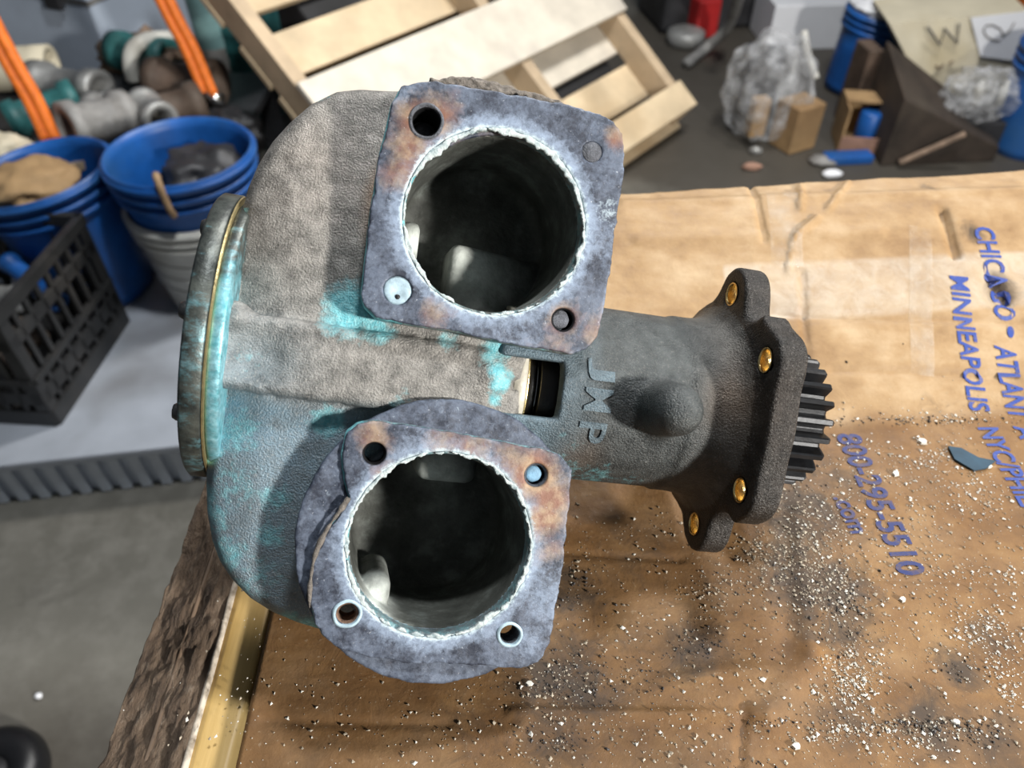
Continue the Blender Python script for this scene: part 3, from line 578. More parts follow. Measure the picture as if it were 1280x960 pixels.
s_ = (V[:, 0]-CA.x)*cn.x+(V[:, 1]-CA.y)*cn.y
def wblob(spots):
    m = np.zeros(len(V))
    for px, py, r, st in spots:
        c = Wc(px, py); m = np.maximum(m, st*np.exp(-(((V[:, 0]-c.x)/r)**2+((V[:, 1]-c.y)/r)**2)))
    return m
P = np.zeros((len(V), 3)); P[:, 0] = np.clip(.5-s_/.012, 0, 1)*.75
P[:, 1] = np.clip((s_-.062)/.003, 0, 1)*np.clip((.098-s_)/.003, 0, 1)*(V[:, 0] > .13)
P[:, 2] = wblob([(1000, 640, .035, .8), (985, 700, .03, .7), (1030, 735, .03, .8), (1040, 780, .022, .7), (870, 810, .02, .7), (710, 740, .02, .7), (700, 850, .03, .8), (740, 870, .02, .6), (690, 925, .02, .6), (1060, 905, .02, .6), (1160, 910, .02, .7), (1240, 930, .02, .6), (900, 740, .02, .4), (1195, 835, .012, .7), (1240, 800, .02, .5), (600, 900, .03, .4), (780, 830, .03, .4), (1030, 600, .03, .6), (1180, 520, .02, .3), (1250, 370, .012, .9), (1215, 290, .008, .7), (1160, 235, .008, .6), (800, 690, .04, .4)])
n = NT('kraft_board'); r, g, b = n.attr(); f1 = n.noise(26, 7, sc=(.85, 1.4, 1.4)); f2 = n.noise(180, 6, .7); f3 = n.noise(70, 8, .7, dist=.8); f4 = n.noise(420, 4)
c = n.ramp(n.math('ADD', n.math('MULTIPLY', f1, .6), n.math('MULTIPLY', n.noise(45, 7, .7), .4)), (.35, (.21, .122, .055)), (.5, (.31, .200, .100)), (.65, (.41, .295, .175)))
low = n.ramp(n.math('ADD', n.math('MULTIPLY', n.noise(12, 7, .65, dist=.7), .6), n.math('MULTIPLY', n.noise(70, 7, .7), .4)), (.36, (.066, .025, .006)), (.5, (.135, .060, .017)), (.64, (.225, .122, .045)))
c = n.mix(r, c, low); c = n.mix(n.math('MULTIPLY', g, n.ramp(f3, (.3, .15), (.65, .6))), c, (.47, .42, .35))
dm = n.ramp(n.math('ADD', n.math('MULTIPLY', b, .75), n.math('SUBTRACT', f3, .66)), (.05, 0.), (.4, .9)); c = n.mix(dm, c, (.050, .036, .026))
c = n.mix(n.ramp(n.noise(140, 8, .75), (.64, 0.), (.70, .7)), c, n.mix(r, c, (.09, .05, .025)))
c = n.mix(n.math('MULTIPLY', n.ramp(f4, (.64, 0.), (.71, .4)), r), c, (.45, .36, .25))
wv = n.N.new('ShaderNodeTexWave'); wv.bands_direction = 'Y'; wv.inputs['Scale'].default_value = 55; wv.inputs['Distortion'].default_value = 2.5; n.link(n.tc.outputs['Object'], wv.inputs[0])
b1 = n.bump(wv.outputs[1], .06, .001); b2 = n.bump(f3, .35, .0015, b1); n.bump(f4, .3, .0006, b2)
n.set(c, n.math('SUBTRACT', n.ramp(f2, (.3, .52), (.7, .75)), n.math('MULTIPLY', g, .2)), 0); n.b.inputs['Specular IOR Level'].default_value = .28
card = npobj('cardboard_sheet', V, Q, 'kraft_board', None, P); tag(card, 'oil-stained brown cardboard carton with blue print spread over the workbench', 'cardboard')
# ---- blue print on the cardboard
n = NT('blue_print'); n.set(n.mix(n.ramp(n.noise(260, 6, .7), (.52, 0.), (.70, .45)), (.016, .045, .235), (.22, .17, .13)), .6)
n = NT('blue_print_worn'); n.set(n.mix(n.ramp(n.noise(200, 7, .75), (.48, 0.), (.66, .7)), (.010, .020, .11), (.12, .07, .035)), .65)
def printed(s, S, E, hpx, mat='blue_print'):
    V_, F_ = text_mesh(s, 1, 0, .022); S = Wc(*S); E = Wc(*E); al = E-S; ln = al.length; al.normalize(); ac = Vector((0, 0, 1)).cross(al); ac.z = 0; ac.normalize()
    h = hpx/FPX*((S-CAM).dot(FWD)); xs = [v.x for v in V_]; ys = [v.y for v in V_]; x0, x1 = min(xs), max(xs); y0 = 0 if min(ys) > -.2 else 0; cap = max(ys)
    out = []
    for v in V_:
        out.append(tuple(S+al*((v.x-x0)/(x1-x0)*ln)+ac*((v.y-y0)/cap*h)))
    out = np.array(out); out[:, 2] = ZT+hc(out[:, 0], out[:, 1])+.0005
    return obj('printed_lettering', out, F_, mat, card)
printed('CHICAGO', (1217, 284), (1245, 402), 25); printed('•', (1252, 407), (1253, 420), 14); printed('ATLANT', (1243, 432), (1262, 524), 26); printed('A', (1266, 533), (1276, 550), 24)
printed('MINNEAPOLIS', (1187, 345), (1213, 514), 23); printed('NYC/PHILA', (1222, 535), (1284, 648), 25)
printed('800-295-5510', (1045, 543), (1124, 721), 30, 'blue_print_worn'); printed('.com', (1041, 622), (1064, 668), 17, 'blue_print_worn')
n = NT('clear_tape'); tb = n.N.new('ShaderNodeBsdfTransparent'); mx = n.N.new('ShaderNodeMixShader'); n.set((.70, .66, .58), .16, 0); n.bump(n.noise(120, 6, .7), .5, .003); n.link(n.ramp(n.noise(60, 5), (.40, .03), (.75, .28)), mx.inputs[0]); n.link(tb.outputs[0], mx.inputs[1]); n.link(n.b.outputs[0], mx.inputs[2]); n.link(mx.outputs[0], n.N['Material Output'].inputs[0])
for (ta, tb_, tw) in (((1150, 285), (1152, 470), .007), ((975, 240), (985, 330), .010)):
    A_, B_ = Wc(*ta), Wc(*tb_); pts = []; ac = Vector((0, 0, 1)).cross((B_-A_)).normalized()
    for k in range(41):
        for j in range(-3, 4):
            p = A_+(B_-A_)*(k/40)+ac*(tw*j/3); pts.append((p.x, p.y, 0))
    pts = np.array(pts); pts[:, 2] = ZT+hc(pts[:, 0], pts[:, 1])+.0006
    tag(obj('clear_tape', pts, [(k*7+j, k*7+j+1, (k+1)*7+j+1, (k+1)*7+j) for k in range(40) for j in range(6)], 'clear_tape', card, True), 'glossy clear tape strip')
# ---- loose grit, flakes and one shard on the cardboard
def scatter(name, clusters, lo, hi, mat, label, seed, dens=1):
    rnd = random.Random(seed); vs = []; fs = []
    for (px, py, rx, ry, cnt) in clusters:
        cnt = int(cnt*dens)
        for p in Wcs([px+rnd.gauss(0, rx) for _ in range(cnt)], [py+rnd.gauss(0, ry) for _ in range(cnt)]):
            p = Vector(p)
            if p.x > XE or p.y < -.1: continue
            r = lo*(hi/lo)**(rnd.random()**2.2); q = len(vs); z = p.z+r*.45
            for (ax, ay, az) in ((1, 0, 0), (-1, 0, 0), (0, 1, 0), (0, -1, 0), (0, 0, 1), (0, 0, -1)):
                k = r*rnd.uniform(.5, 1.25); vs.append((p.x+ax*k+rnd.gauss(0, r*.2), p.y+ay*k+rnd.gauss(0, r*.2), z+az*k*.75))
            for f in ((0, 2, 4), (2, 1, 4), (1, 3, 4), (3, 0, 4), (2, 0, 5), (1, 2, 5), (3, 1, 5), (0, 3, 5)): fs.append(tuple(i+q for i in f))
    o = obj(name, vs, fs, mat); o['kind'] = 'stuff'; return tag(o, label, 'debris')
plain('grit_white', (.62, .60, .54), .6, scale=300, var=.3, bump=0); plain('grit_tan', (.34, .29, .22), .6, scale=300, var=.5, bump=0); plain('grit_dark', (.035, .030, .028), .5, .2, scale=300, var=.5, bump=0)
wide = [(1150, 650, 90, 70, 260), (1100, 800, 140, 80, 260), (800, 800, 130, 90, 200), (900, 920, 250, 30, 160), (500, 900, 150, 40, 60), (330, 850, 40, 60, 20)]
scatter('white_flakes', wide+[(1068, 850, 18, 24, 260), (1105, 915, 60, 8, 150), (1240, 800, 25, 30, 200), (1225, 780, 18, 12, 110), (1260, 855, 12, 25, 110), (1140, 590, 40, 25, 150), (1060, 620, 25, 40, 120), (1170, 572, 18, 8, 80), (1220, 620, 20, 18, 80), (1180, 523, 45, 4, 90), (1035, 735, 22, 30, 80), (1010, 650, 25, 40, 90), (1230, 720, 50, 8, 90), (1150, 940, 30, 12, 60)], .00025, .0011, 'grit_white', 'fine white flakes scattered on the cardboard', 1)
scatter('tan_grit', wide+wide+[(1000, 660, 30, 45, 420), (980, 700, 35, 25, 260), (1040, 740, 28, 22, 380), (1065, 850, 25, 30, 260), (720, 690, 20, 40, 90), (700, 850, 35, 25, 180), (890, 745, 25, 18, 90), (810, 660, 30, 10, 40), (1200, 600, 60, 40, 200), (950, 690, 30, 15, 160), (1110, 915, 70, 10, 200)], .00025, .0010, 'grit_tan', 'fine tan grit scattered on the cardboard', 2)
scatter('dark_grit', [(1030, 740, 30, 25, 300), (700, 845, 35, 22, 300), (715, 735, 20, 15, 150), (875, 810, 22, 10, 220), (1060, 770, 15, 25, 160), (740, 865, 50, 12, 200), (690, 925, 25, 14, 160), (780, 840, 40, 15, 100), (1195, 835, 12, 10, 90), (1010, 760, 60, 60, 120), (980, 905, 40, 5, 120), (1150, 908, 60, 6, 200), (1225, 922, 20, 8, 90), (1000, 600, 20, 30, 160), (900, 760, 120, 70, 140), (1100, 700, 120, 120, 120), (935, 955, 15, 4, 40), (1150, 526, 75, 3, 420), (1180, 909, 50, 4, 160)], .00025, .0010, 'grit_dark', 'dark oily crumbs on the cardboard', 3, .4)
n = plain('shard_blue', (.018, .050, .080), .75, 0, scale=80, bump=.1)
pts = [Wc(*p)+Vector((0, 0, .0006)) for p in ((1184, 560), (1200, 562), (1222, 574), (1243, 578), (1232, 587), (1216, 590), (1192, 576))]
m = MB(); m.prism(pts, [p+Vector((0, 0, .0010)) for p in pts]); tag(m.out('plastic_shard', 'shard_blue'), 'dark blue plastic shard lying beside the blue print', 'shard')
def chip(px, py, r, label, mat='grit_white'):
    p = Wc(px, py); rnd = random.Random(px); m = MB(); L = [p+Vector((math.cos(a)*r*rnd.uniform(.6, 1.2), math.sin(a)*r*rnd.uniform(.5, .9), .0003)) for a in [k*1.05 for k in range(6)]]
    m.prism(L, [p+(q-p)*.8+Vector((0, 0, r*.5)) for q in L]); tag(m.out('paint_chip', mat), label, 'chip')
chip(1119, 593, .0026, 'largest white chip left of the blue shard'); chip(1152, 553, .0030, 'white chip touching the fold above the blue shard'); chip(1236, 584, .0020, 'small white chip at the tip of the blue shard'); chip(1128, 750, .0022, 'white chip right of the number 10 print'); chip(995, 933, .0024, 'long white chip near the front edge of the cardboard'); chip(1195, 903, .0020, 'white chip on the dark grit line at lower right'); chip(662, 855, .0018, 'white chip under the lower flange corner')
# ================================================================== THE SHOP BEHIND THE BENCH
plain('platform_grey', (.40, .43, .48), .5, .1, scale=5, var=.2, dirt=(.14, .13, .12)); plain('rib_grey', (.60, .65, .72), .45, .15, scale=8, var=.15)
plain('blue_plastic', (.008, .085, .32), .42, scale=12, var=.3, dirt=(.030, .11, .28)); plain('white_plastic', (.58, .57, .52), .45, scale=10, var=.12, dirt=(.36, .33, .27)); plain('black_plastic', (.020, .020, .020), .42, scale=20, var=.4, dirt=(.05, .045, .04))
plain('pine_pallet', (.62, .49, .32), .65, scale=7, var=.22, dirt=(.44, .31, .17)); plain('pine_white', (.66, .60, .50), .65, scale=9, var=.15, dirt=(.42, .38, .34)); plain('pine_edge', (.50, .38, .25), .7, scale=12, var=.2)
plain('orange_webbing', (.85, .19, .02), .55, scale=60, var=.2); plain('galvanised', (.32, .32, .31), .45, .4, scale=25, var=.3); plain('teal_paint', (.03, .14, .14), .5, scale=20, var=.4); plain('steel_blue', (.60, .68, .80), .45, .2, scale=3, var=.15)
plain('dark_steel', (.035, .035, .038), .5, .3, scale=10, var=.5); plain('rusty_steel', (.11, .075, .055), .7, .2, scale=14, var=.5, dirt=(.20, .17, .14)); plain('brown_carton', (.36, .23, .11), .75, scale=12, var=.25, dirt=(.22, .13, .06)); plain('dark_carton', (.042, .030, .022), .8, scale=9, var=.45, dirt=(.075, .058, .042))
plain('cream_card', (.62, .56, .42), .65, scale=8, var=.12, dirt=(.50, .42, .26)); plain('white_paper', (.80, .81, .84), .6, scale=6, var=.06); plain('pencil_grey', (.16, .15, .14), .7, scale=20); plain('red_paint', (.42, .02, .02), .4, scale=10); plain('yellow_paint', (.62, .38, .02), .45, scale=10); plain('rag_brown', (.20, .14, .10), .85, scale=25, var=.6); plain('pipe_grey', (.26, .255, .245), .65, .1, scale=18, var=.4, dirt=(.12, .10, .08))
n = NT('clear_film'); tb = n.N.new('ShaderNodeBsdfTransparent'); mx = n.N.new('ShaderNodeMixShader'); n.set((.75, .76, .78), .22, 0); n.bump(n.noise(24, 6, .7), .8, .02); n.link(n.ramp(n.noise(18, 5), (.35, .10), (.7, .55)), mx.inputs[0]); n.link(tb.outputs[0], mx.inputs[1]); n.link(n.b.outputs[0], mx.inputs[2]); n.link(mx.outputs[0], n.N['Material Output'].inputs[0])
def rotz(a): return Matrix.Rotation(a, 3, 'Z')
# ---- low platform with ribbed skirt
pa, pb = W(0, 634, 0), W(240, 606, 0); pdir = (pb-pa).normalized(); pang = math.atan2(pdir.y, pdir.x); pin = Vector((-pdir.y, pdir.x, 0)); PZT = .118
plat = thing('low_platform', 'low grey platform with a ribbed skirt on the concrete floor', 'platform', pb)
A = pb-pdir*1.6; B = pb+pdir*.24; m = MB(); q = [A, B, B+pin*.66, A+pin*.66]; m.prism([p+Vector((0, 0, .098)) for p in q], [p+Vector((0, 0, PZT)) for p in q]); m.out('platform_top', 'platform_grey', plat, bevel=.004)
q = [A+pin*.02, B+pin*.02, B+pin*.64, A+pin*.64]; m = MB(); m.prism([p+Vector((0, 0, 0)) for p in q], [p+Vector((0, 0, .098)) for p in q]); m.out('skirt', 'rib_grey', plat)
rib0 = None
for k in range(48):
    c = A+pdir*(.012+.0385*k)+pin*.014
    if rib0 is None:
        m = MB(); R = Matrix((pdir, pin, Vector((0, 0, 1)))).transposed(); m.box((0, 0, .049), (.0105, .007, .048), R); rib0 = m.out('skirt_rib', 'rib_grey', plat, bevel=.003, world=False); r_ = rib0
    else: r_ = rib0.copy(); col.objects.link(r_)
    r_.location = c-plat.location
# ---- milk crate
cn_, cf_ = W(75, 533, PZT), W(163, 400, PZT); ay = (cf_-cn_).normalized(); ax = Vector((ay.y, -ay.x, 0)); cw = .32; chh = .275
crate = thing('milk_crate', 'black slatted plastic crate of scrap on the grey platform', 'crate', cn_-ax*cw/2+ay*cw/2)
RC = Matrix((ax, ay, Vector((0, 0, 1)))).transposed(); cc = Vector(crate.location)
def cbox(name, c, h, mat='black_plastic', bevel=.003): m = MB(); m.box(cc+RC @ Vector(c), h, RC); return m.out(name, mat, crate, bevel=bevel)
hw = cw/2
cbox('crate_floor', (0, 0, .006), (hw-.004, hw-.004, .006))
for sx, sy in ((1, 0), (-1, 0), (0, 1), (0, -1)):
    def sb(name, t, z, ht, hz, th=.005, off=0):      # piece on one side: t along it, z up
        c = (sx*(hw-th+off)+(t if sy else 0), sy*(hw-th+off)+(t if sx else 0), z); h = (th if sx else ht, th if sy else ht, hz); return cbox(name, c, h, bevel=.0015)
    sb('rim', 0, chh-.012, hw, .012, .008, .003); sb('slat', 0, .205, hw-.004, .013); sb('slat', 0, .072, hw-.004, .016, .006); sb('slat', 0, .02, hw-.004, .02, .006, .002)
    sb('lower_rail', 0, .115, hw-.004, .007, .007, .004)
    for t in (-.115, -.077, -.038, 0, .038, .077, .115): sb('bar', t, .14, .006, .115)
    for t in (-hw+.014, hw-.014): sb('corner_post', t, chh/2, .013, chh/2-.004, .006)
# scrap inside the crate
for k, (dx, dy, z, r, l, mat, lab) in enumerate([(-.05, .06, .13, .03, .14, 'galvanised', 'grey pipe stub lying in the black crate'), (.06, -.05, .10, .035, .10, 'rusty_steel', 'rusty fitting lying in the black crate'), (.05, .08, .16, .022, .16, 'blue_plastic', 'blue tube lying in the black crate'), (-.07, -.06, .09, .04, .08, 'pipe_grey', 'thick grey collar lying in the black crate')]):
    p = cc+RC @ Vector((dx, dy, z)); d = RC @ Vector((math.cos(k*1.3), math.sin(k*1.3), .25*math.sin(k))); m = MB(); Rz = d.to_track_quat('Z', 'Y').to_matrix(); m.lathe([(r*.7, -l/2), (r, -l/2), (r, -l*.2), (r*.85, -l*.18), (r*.85, l*.4), (r, l*.42), (r, l/2), (r*.7, l/2)], 20, p, Rz, closed=True); tag(m.out('pipe_fitting', mat, None, True), lab, 'fitting')
# ---- buckets
def bucket(c, r0, r1, h, name, label, mat, ribs=True, tilt=None, group=None, wall=.004):
    t = thing(name, label, 'bucket', c, 0, group)
    prof = [(.001, .004), (r0, .004), (r0, 0), (r0+.002, .0)]
    N = 14
    for k in range(1, N+1):
        z = h*k/N; r = r0+(r1-r0)*k/N; prof.append((r, z))
    prof = [(.001, 0), (r0, 0)]+[(r0+(r1-r0)*k/N, h*k/N) for k in range(1, N+1)]+[(r1-wall, h)]+[(r0+(r1-r0)*k/N-wall, h*k/N) for k in range(N-1, 0, -1)]+[(r0-wall, .006), (.001, .006)]
    R = tilt or Matrix.Identity(3); m = MB(); m.lathe(prof, 48, c, R); m.out('bucket_wall', mat, t, True)
    for z in (.80, .88, .96) if ribs else (.97,):
        r = r0+(r1-r0)*z; m = MB(); m.lathe([(r-.001, h*z-.006), (r+.008, h*z-.006), (r+.009, h*z+.004), (r-.001, h*z+.006)], 48, c, R, closed=True); m.out('rim_band', mat, t, True)
    return t
bc = WY(228, 205, 1.44); bc = Vector((bc.x, 1.44, PZT))
wb = bucket(bc, .114, .139, .235, 'white_bucket', 'ribbed white bucket holding a blue bucket on the grey platform', 'white_plastic')
for z in (.30, .45, .6): r = .114+.025*z; m = MB(); m.lathe([(r-.001, .235*z-.008), (r+.004, .235*z), (r-.001, .235*z+.008)], 48, bc, None, closed=True); m.out('bucket_rib', 'white_plastic', wb, True)
bb = bucket(bc+Vector((0, 0, .03)), .100, .147, .315, 'blue_bucket', 'blue bucket nested inside the white bucket', 'blue_plastic')
def lump(name, c, s, mat, label, cat, seed=1, amp=.35, freq=2.2, sub=4, parent=None):
    bm = bmesh.new(); bmesh.ops.create_icosphere(bm, subdivisions=sub, radius=1)
    from mathutils import noise as mn
    for v in bm.verts:
        d = mn.noise(v.co*freq+Vector((seed*7.1, seed, 0)))+.5*mn.noise(v.co*freq*2.3+Vector((seed, 3, seed*2))); v.co *= 1+amp*d; v.co = Vector((v.co.x*s[0]+c[0], v.co.y*s[1]+c[1], v.co.z*s[2]+c[2]))
    me = bpy.data.meshes.new(name); bm.to_mesh(me); bm.free(); me.materials.append(MATS[mat]); me.polygons.foreach_set('use_smooth', [True]*len(me.polygons)); o = bpy.data.objects.new(name, me); col.objects.link(o)
    if parent is not None: o.parent = parent; o.matrix_parent_inverse = Matrix.Translation(parent.location).inverted(); return o
    return tag(o, label, cat)
lump('black_rag', bc+Vector((.03, .02, .28)), (.085, .085, .05), 'dark_steel', 'black oily rag bundled inside the nested blue bucket', 'rag', 3)
m = MB(); e = bc+Vector((.012, -.138, .335)); m.tube(curve([e+Vector((-.012, .02, .015)), e+Vector((-.004, 0, .03)), e+Vector((.003, -.014, .01)), e+Vector((.008, -.018, -.03)), e+Vector((.01, -.013, -.05))]), .007, 8); plain('tan_leather', (.34, .22, .12), .7, scale=60); tag(m.out('tan_strap', 'tan_leather', None, True), 'short tan strap hanging over the blue bucket rim', 'strap')
b2 = Vector((-.955, 1.44, PZT)); tl = Matrix.Rotation(math.radians(-6), 3, 'Y')
bucket(b2, .115, .145, .30, 'blue_bucket', 'blue bucket standing behind the black crate', 'blue_plastic', tilt=tl)
lump('crumpled_card', b2+Vector((-.05, -.01, .275)), (.09, .085, .035), 'brown_carton', 'crumpled brown card inside the bucket behind the crate', 'cardboard', 5, .25)
# ---- scrap shelf behind the buckets
sh = thing('low_rack', 'dark low steel rack loaded with pipe scrap behind the buckets', 'rack', (-1.3, 1.98, 0))
m = MB(); m.box((-1.35, 1.98, .235), (.63, .34, .012)); m.out('rack_top', 'dark_steel', sh)
for x in (-1.95, -.75):
    for y in (1.67, 2.29): m = MB(); m.box((x, y, .1115), (.025, .025, .1115)); m.out('rack_leg', 'dark_steel', sh)
RT = .247
def pipe(px, py, y, d, r, l, mat, label, name='pipe_fitting', flare=1.25, n=28):
    p = WY(px, py, y); Rz = Vector(d).to_track_quat('Z', 'Y').to_matrix(); m = MB(); m.lathe([(r*.72, -l/2), (r*flare, -l/2), (r*flare, -l*.32), (r, -l*.3), (r, l*.3), (r*flare, l*.32), (r*flare, l/2), (r*.72, l/2)], n, p, Rz, closed=True)
    lo = min(v.z for v in m.v)
    if lo < RT: m.v = [v+Vector((0, 0, RT-lo+.0005)) for v in m.v]
    return tag(m.out(name, mat, None, True), label, 'fitting')
pipe(122, 152, 1.80, (-.45, -.6, .12), .050, .16, 'pipe_grey', 'wide grey pipe collar facing the camera on the dark rack')
pipe(160, 165, 1.90, (-.9, .35, .1), .042, .20, 'pipe_grey', 'grey pipe stub right of the wide grey collar', flare=1.1)
pipe(95, 130, 2.10, (.9, -.3, 0), .045, .22, 'galvanised', 'galvanised pipe lying behind the wide grey collar')
pipe(60, 150, 1.95, (.8, .6, .1), .04, .18, 'teal_paint', 'teal pipe stub beside the left orange strap')
pipe(215, 155, 1.95, (.7, .5, .0), .045, .18, 'rusty_steel', 'rusty pipe stub above the blue bucket')
pipe(250, 160, 2.10, (.9, -.2, .05), .05, .20, 'rusty_steel', 'rusty pipe stub left of the pallet')
pipe(195, 115, 2.3, (.8, -.4, .05), .045, .22, 'teal_paint', 'teal valve body beneath the bent white pipe')
pipe(235, 130, 2.25, (.5, -.8, .1), .04, .14, 'rag_brown', 'brown elbow fitting below the right orange strap')
pipe(190, 140, 1.85, (.6, -.7, 0), .035, .12, 'galvanised', 'small galvanised coupling between the pipe stubs')
pipe(30, 130, 2.2, (.9, .1, 0), .06, .25, 'cream_card', 'pale tube at the left edge of the rack', flare=1.02)
m = MB(); m.tube(curve([WY(167, 100, 2.2), WY(163, 80, 2.2), WY(166, 62, 2.22), WY(178, 52, 2.25), WY(200, 48, 2.3), WY(235, 48, 2.38)], 8), .021, 14)
bent = tag(m.out('bent_pipe', 'white_plastic', None, True), 'bent white pipe arching over the teal valve', 'pipe')
lump('rag_pile', WY(190, 90, 2.4), (.16, .08, .11), 'rag_brown', 'brown rag heap under the bent white pipe', 'rag', 9)
lump('rag_pile', WY(285, 165, 1.98), (.09, .08, .07), 'dark_steel', 'dark rag heap beside the pallet', 'rag', 13)
m = MB(); q = WY(0, 232, 1.56); q2 = WY(128, 196, 1.62); d = (q2-q).normalized(); q = q-d*.25; side = Vector((-d.y, d.x, 0)).normalized(); upv = d.cross(side)
if upv.z < 0: upv = -upv
m.prism([q-side*.04, q2-side*.04, q2+side*.04, q+side*.04], [v+upv*.02 for v in (q-side*.04, q2-side*.04, q2+side*.04, q+side*.04)]); tag(m.out('scrap_plank', 'pine_edge'), 'weathered plank resting across the bucket tops at left', 'plank')
lump('plaster_lump', WY(14, 195, 1.68), (.07, .06, .05), 'cream_card', 'pale plaster lump behind the weathered plank', 'rubble', 21, .3)
for (a, b, y0, lab) in (((72, 192), (-4, 44), 1.72, 'left orange cord pair hanging over the rack'), ((262, 120), (203, -6), 2.0, 'right orange cord pair with a bright metal end')):
    t = thing('extension_cord', lab, 'cord', WY(*a, y0)); p0 = WY(*a, y0); p1 = WY(*b, y0+.05); p2 = p1+(p1-p0)*2.2; rr = .0135
    for s in (-1, 1): m = MB(); off = Vector((s*rr*.85, 0, 0)); m.tube(curve([p0+off, p0*.5+p1*.5+off+Vector((.006, 0, 0)), p1+off, p2+off], 6), rr, 10); m.out('cord_strand', 'orange_webbing', t, True)
    if a[0] > 200: m = MB(); d_ = (p0-p1).normalized(); m.tube([p0+Vector((-.025, 0, .005)), p0+Vector((.035, 0, -.012))], .016, 12); tag(m.out('metal_end', 'chrome', t, True), 'bright metal end fitting')
# grey steel chest, top left
ch = thing('steel_chest', 'blue-grey steel chest with a lid seam at the upper left', 'chest', (-1.75, 2.95, 0))
cr = W(150, 112, 0); dl = Vector((-.93, .36, 0)).normalized(); db = Vector((-dl.y, dl.x, 0))
if db.y < 0: db = -db
def cbx(name, l0, l1, d0, d1, z0, z1, mat, bev=.008):
    q = [cr+dl*l0+db*d0, cr+dl*l0+db*d1, cr+dl*l1+db*d1, cr+dl*l1+db*d0]; m = MB(); m.prism([p+Vector((0, 0, z0)) for p in q], [p+Vector((0, 0, z1)) for p in q]); return m.out(name, mat, ch, bevel=bev)
cbx('chest_base', .02, .98, .02, .5, 0, .03, 'dark_steel'); cbx('chest_body', 0, 1.0, 0, .52, .03, .29, 'steel_blue'); cbx('lid_seam', -.006, 1.006, -.006, .526, .29, .305, 'pipe_grey', .003); cbx('chest_lid', -.01, 1.01, -.012, .53, .305, .62, 'steel_blue'); cbx('latch', .1, .17, -.03, -.01, .27, .33, 'dark_steel', .004)
m = MB(); q0 = W(175, 60, 0)+Vector((.05, .2, 0)); m.box(q0+Vector((0, .3, .12)), (.22, .12, .12), rotz(-.3)); tag(m.out('kraft_box', 'brown_carton', None, bevel=.004), 'plain brown carton right of the steel chest', 'box')
# tall pipe and teal lattice panel beside the pallet
cyl = W(292, 142, 0); cy = thing('gas_cylinder', 'slim steel cylinder with a teal upper half left of the pallet', 'cylinder', cyl)
m = MB(); m.lathe([(.001, 0), (.052, 0), (.055, .01), (.055, .24)], 28, cyl); m.out('lower_shell', 'pipe_grey', cy, True)
plain('teal_pale', (.22, .38, .38), .4, .2, scale=10, var=.3); m = MB(); m.lathe([(.055, .24), (.055, .62), (.045, .68), (.02, .71), (.02, .76), (.001, .76)], 28, cyl); m.out('upper_shell', 'teal_pale', cy, True)
lt = thing('lattice_crate', 'teal plastic lattice crate standing behind the pallet corner', 'crate', W(345, 150, 0)); l0 = Vector(lt.location); ld = Vector((-.98, .2, 0)).normalized(); lb_ = Vector((.2, .98, 0)).normalized()
Rl = Matrix((ld, lb_, Vector((0, 0, 1)))).transposed(); lw, lh = .17, .46
for side in (0, .26):
    for k in range(8): m = MB(); m.box(l0+lb_*side+ld*(lw*k/7), (.010, .008, lh/2), Rl); m.v = [v+Vector((0, 0, lh/2)) for v in m.v]; m.out('lattice_bar', 'teal_paint', lt)
    for k in range(9): m = MB(); m.box(l0+lb_*side+ld*lw/2+Vector((0, 0, .012+(lh-.024)*k/8)), (lw/2+.01, .010, .011), Rl); m.out('lattice_rail', 'teal_paint', lt)
m = MB(); m.box(l0+lb_*.13+ld*lw/2+Vector((0, 0, .01)), (lw/2, .13, .01), Rl); m.out('crate_floor', 'teal_paint', lt)
for s in (-.005, lw+.005): m = MB(); m.box(l0+lb_*.13+ld*s+Vector((0, 0, lh/2)), (.006, .13, lh/2), Rl); m.out('end_wall', 'teal_paint', lt)
# ---- pallet leaning back, its underside toward the camera
B0 = W(888, 152, 0); B1 = W(780, 228, 0); pu = (B0-B1).normalized(); el = math.radians(37); pv = Vector((-pu.y*math.cos(el), pu.x*math.cos(el), math.sin(el))); pn = pu.cross(pv)
if pn.dot(CAM-B0) < 0: pn = -pn
RP = Matrix((pu, pv, pn)).transposed(); pal = thing('wooden_pallet', 'pale pine pallet leaning back on the floor, underside showing', 'pallet', B0)
LIFT = Vector((0, 0, .135*math.cos(el)))
def pv_(px, py, off):
    d = ray(px, py); t = ((B0+LIFT+pn*off-CAM).dot(pn))/d.dot(pn); p = CAM+d*t-B0-LIFT; return p.dot(pu), p.dot(pv)
def pbx(name, u0, u1, v0, v1, w0, w1, mat, bev=.003): m = MB(); m.box(B0+LIFT+RP @ Vector(((u0+u1)/2, (v0+v1)/2, (w0+w1)/2)), (abs(u1-u0)/2, abs(v1-v0)/2, abs(w1-w0)/2), RP); return m.out(name, mat, pal, bevel=bev)
PWID, PLEN = 1.25, 1.06
r_out = pv_(830, 72, 0)[0]; l_out = pv_(340, 62, 0)[0]; m_c = pv_(668, 85, -.01)[0]
for uc in (r_out-.022, m_c, l_out+.022): pbx('stringer', uc-.020, uc+.020, 0, PLEN, -.100, -.018, 'pine_edge')
mb0 = pv_(400, 118, 0)[1]; mb1 = pv_(400, 98, 0)[1]
vm0, vm1 = pv_(690, 40, 0)[1]-.035, pv_(560, 30, 0)[1]+.01
for v0, v1, mt in ((0, .095, 'pine_pallet'), (vm0, vm1, 'pine_white'), (PLEN-.1, PLEN, 'pine_pallet')): pbx('base_board', l_out, r_out, v0, v1, -.018, 0, mt)
def vb(px, py): return pv_(px, py, -.100)[1]
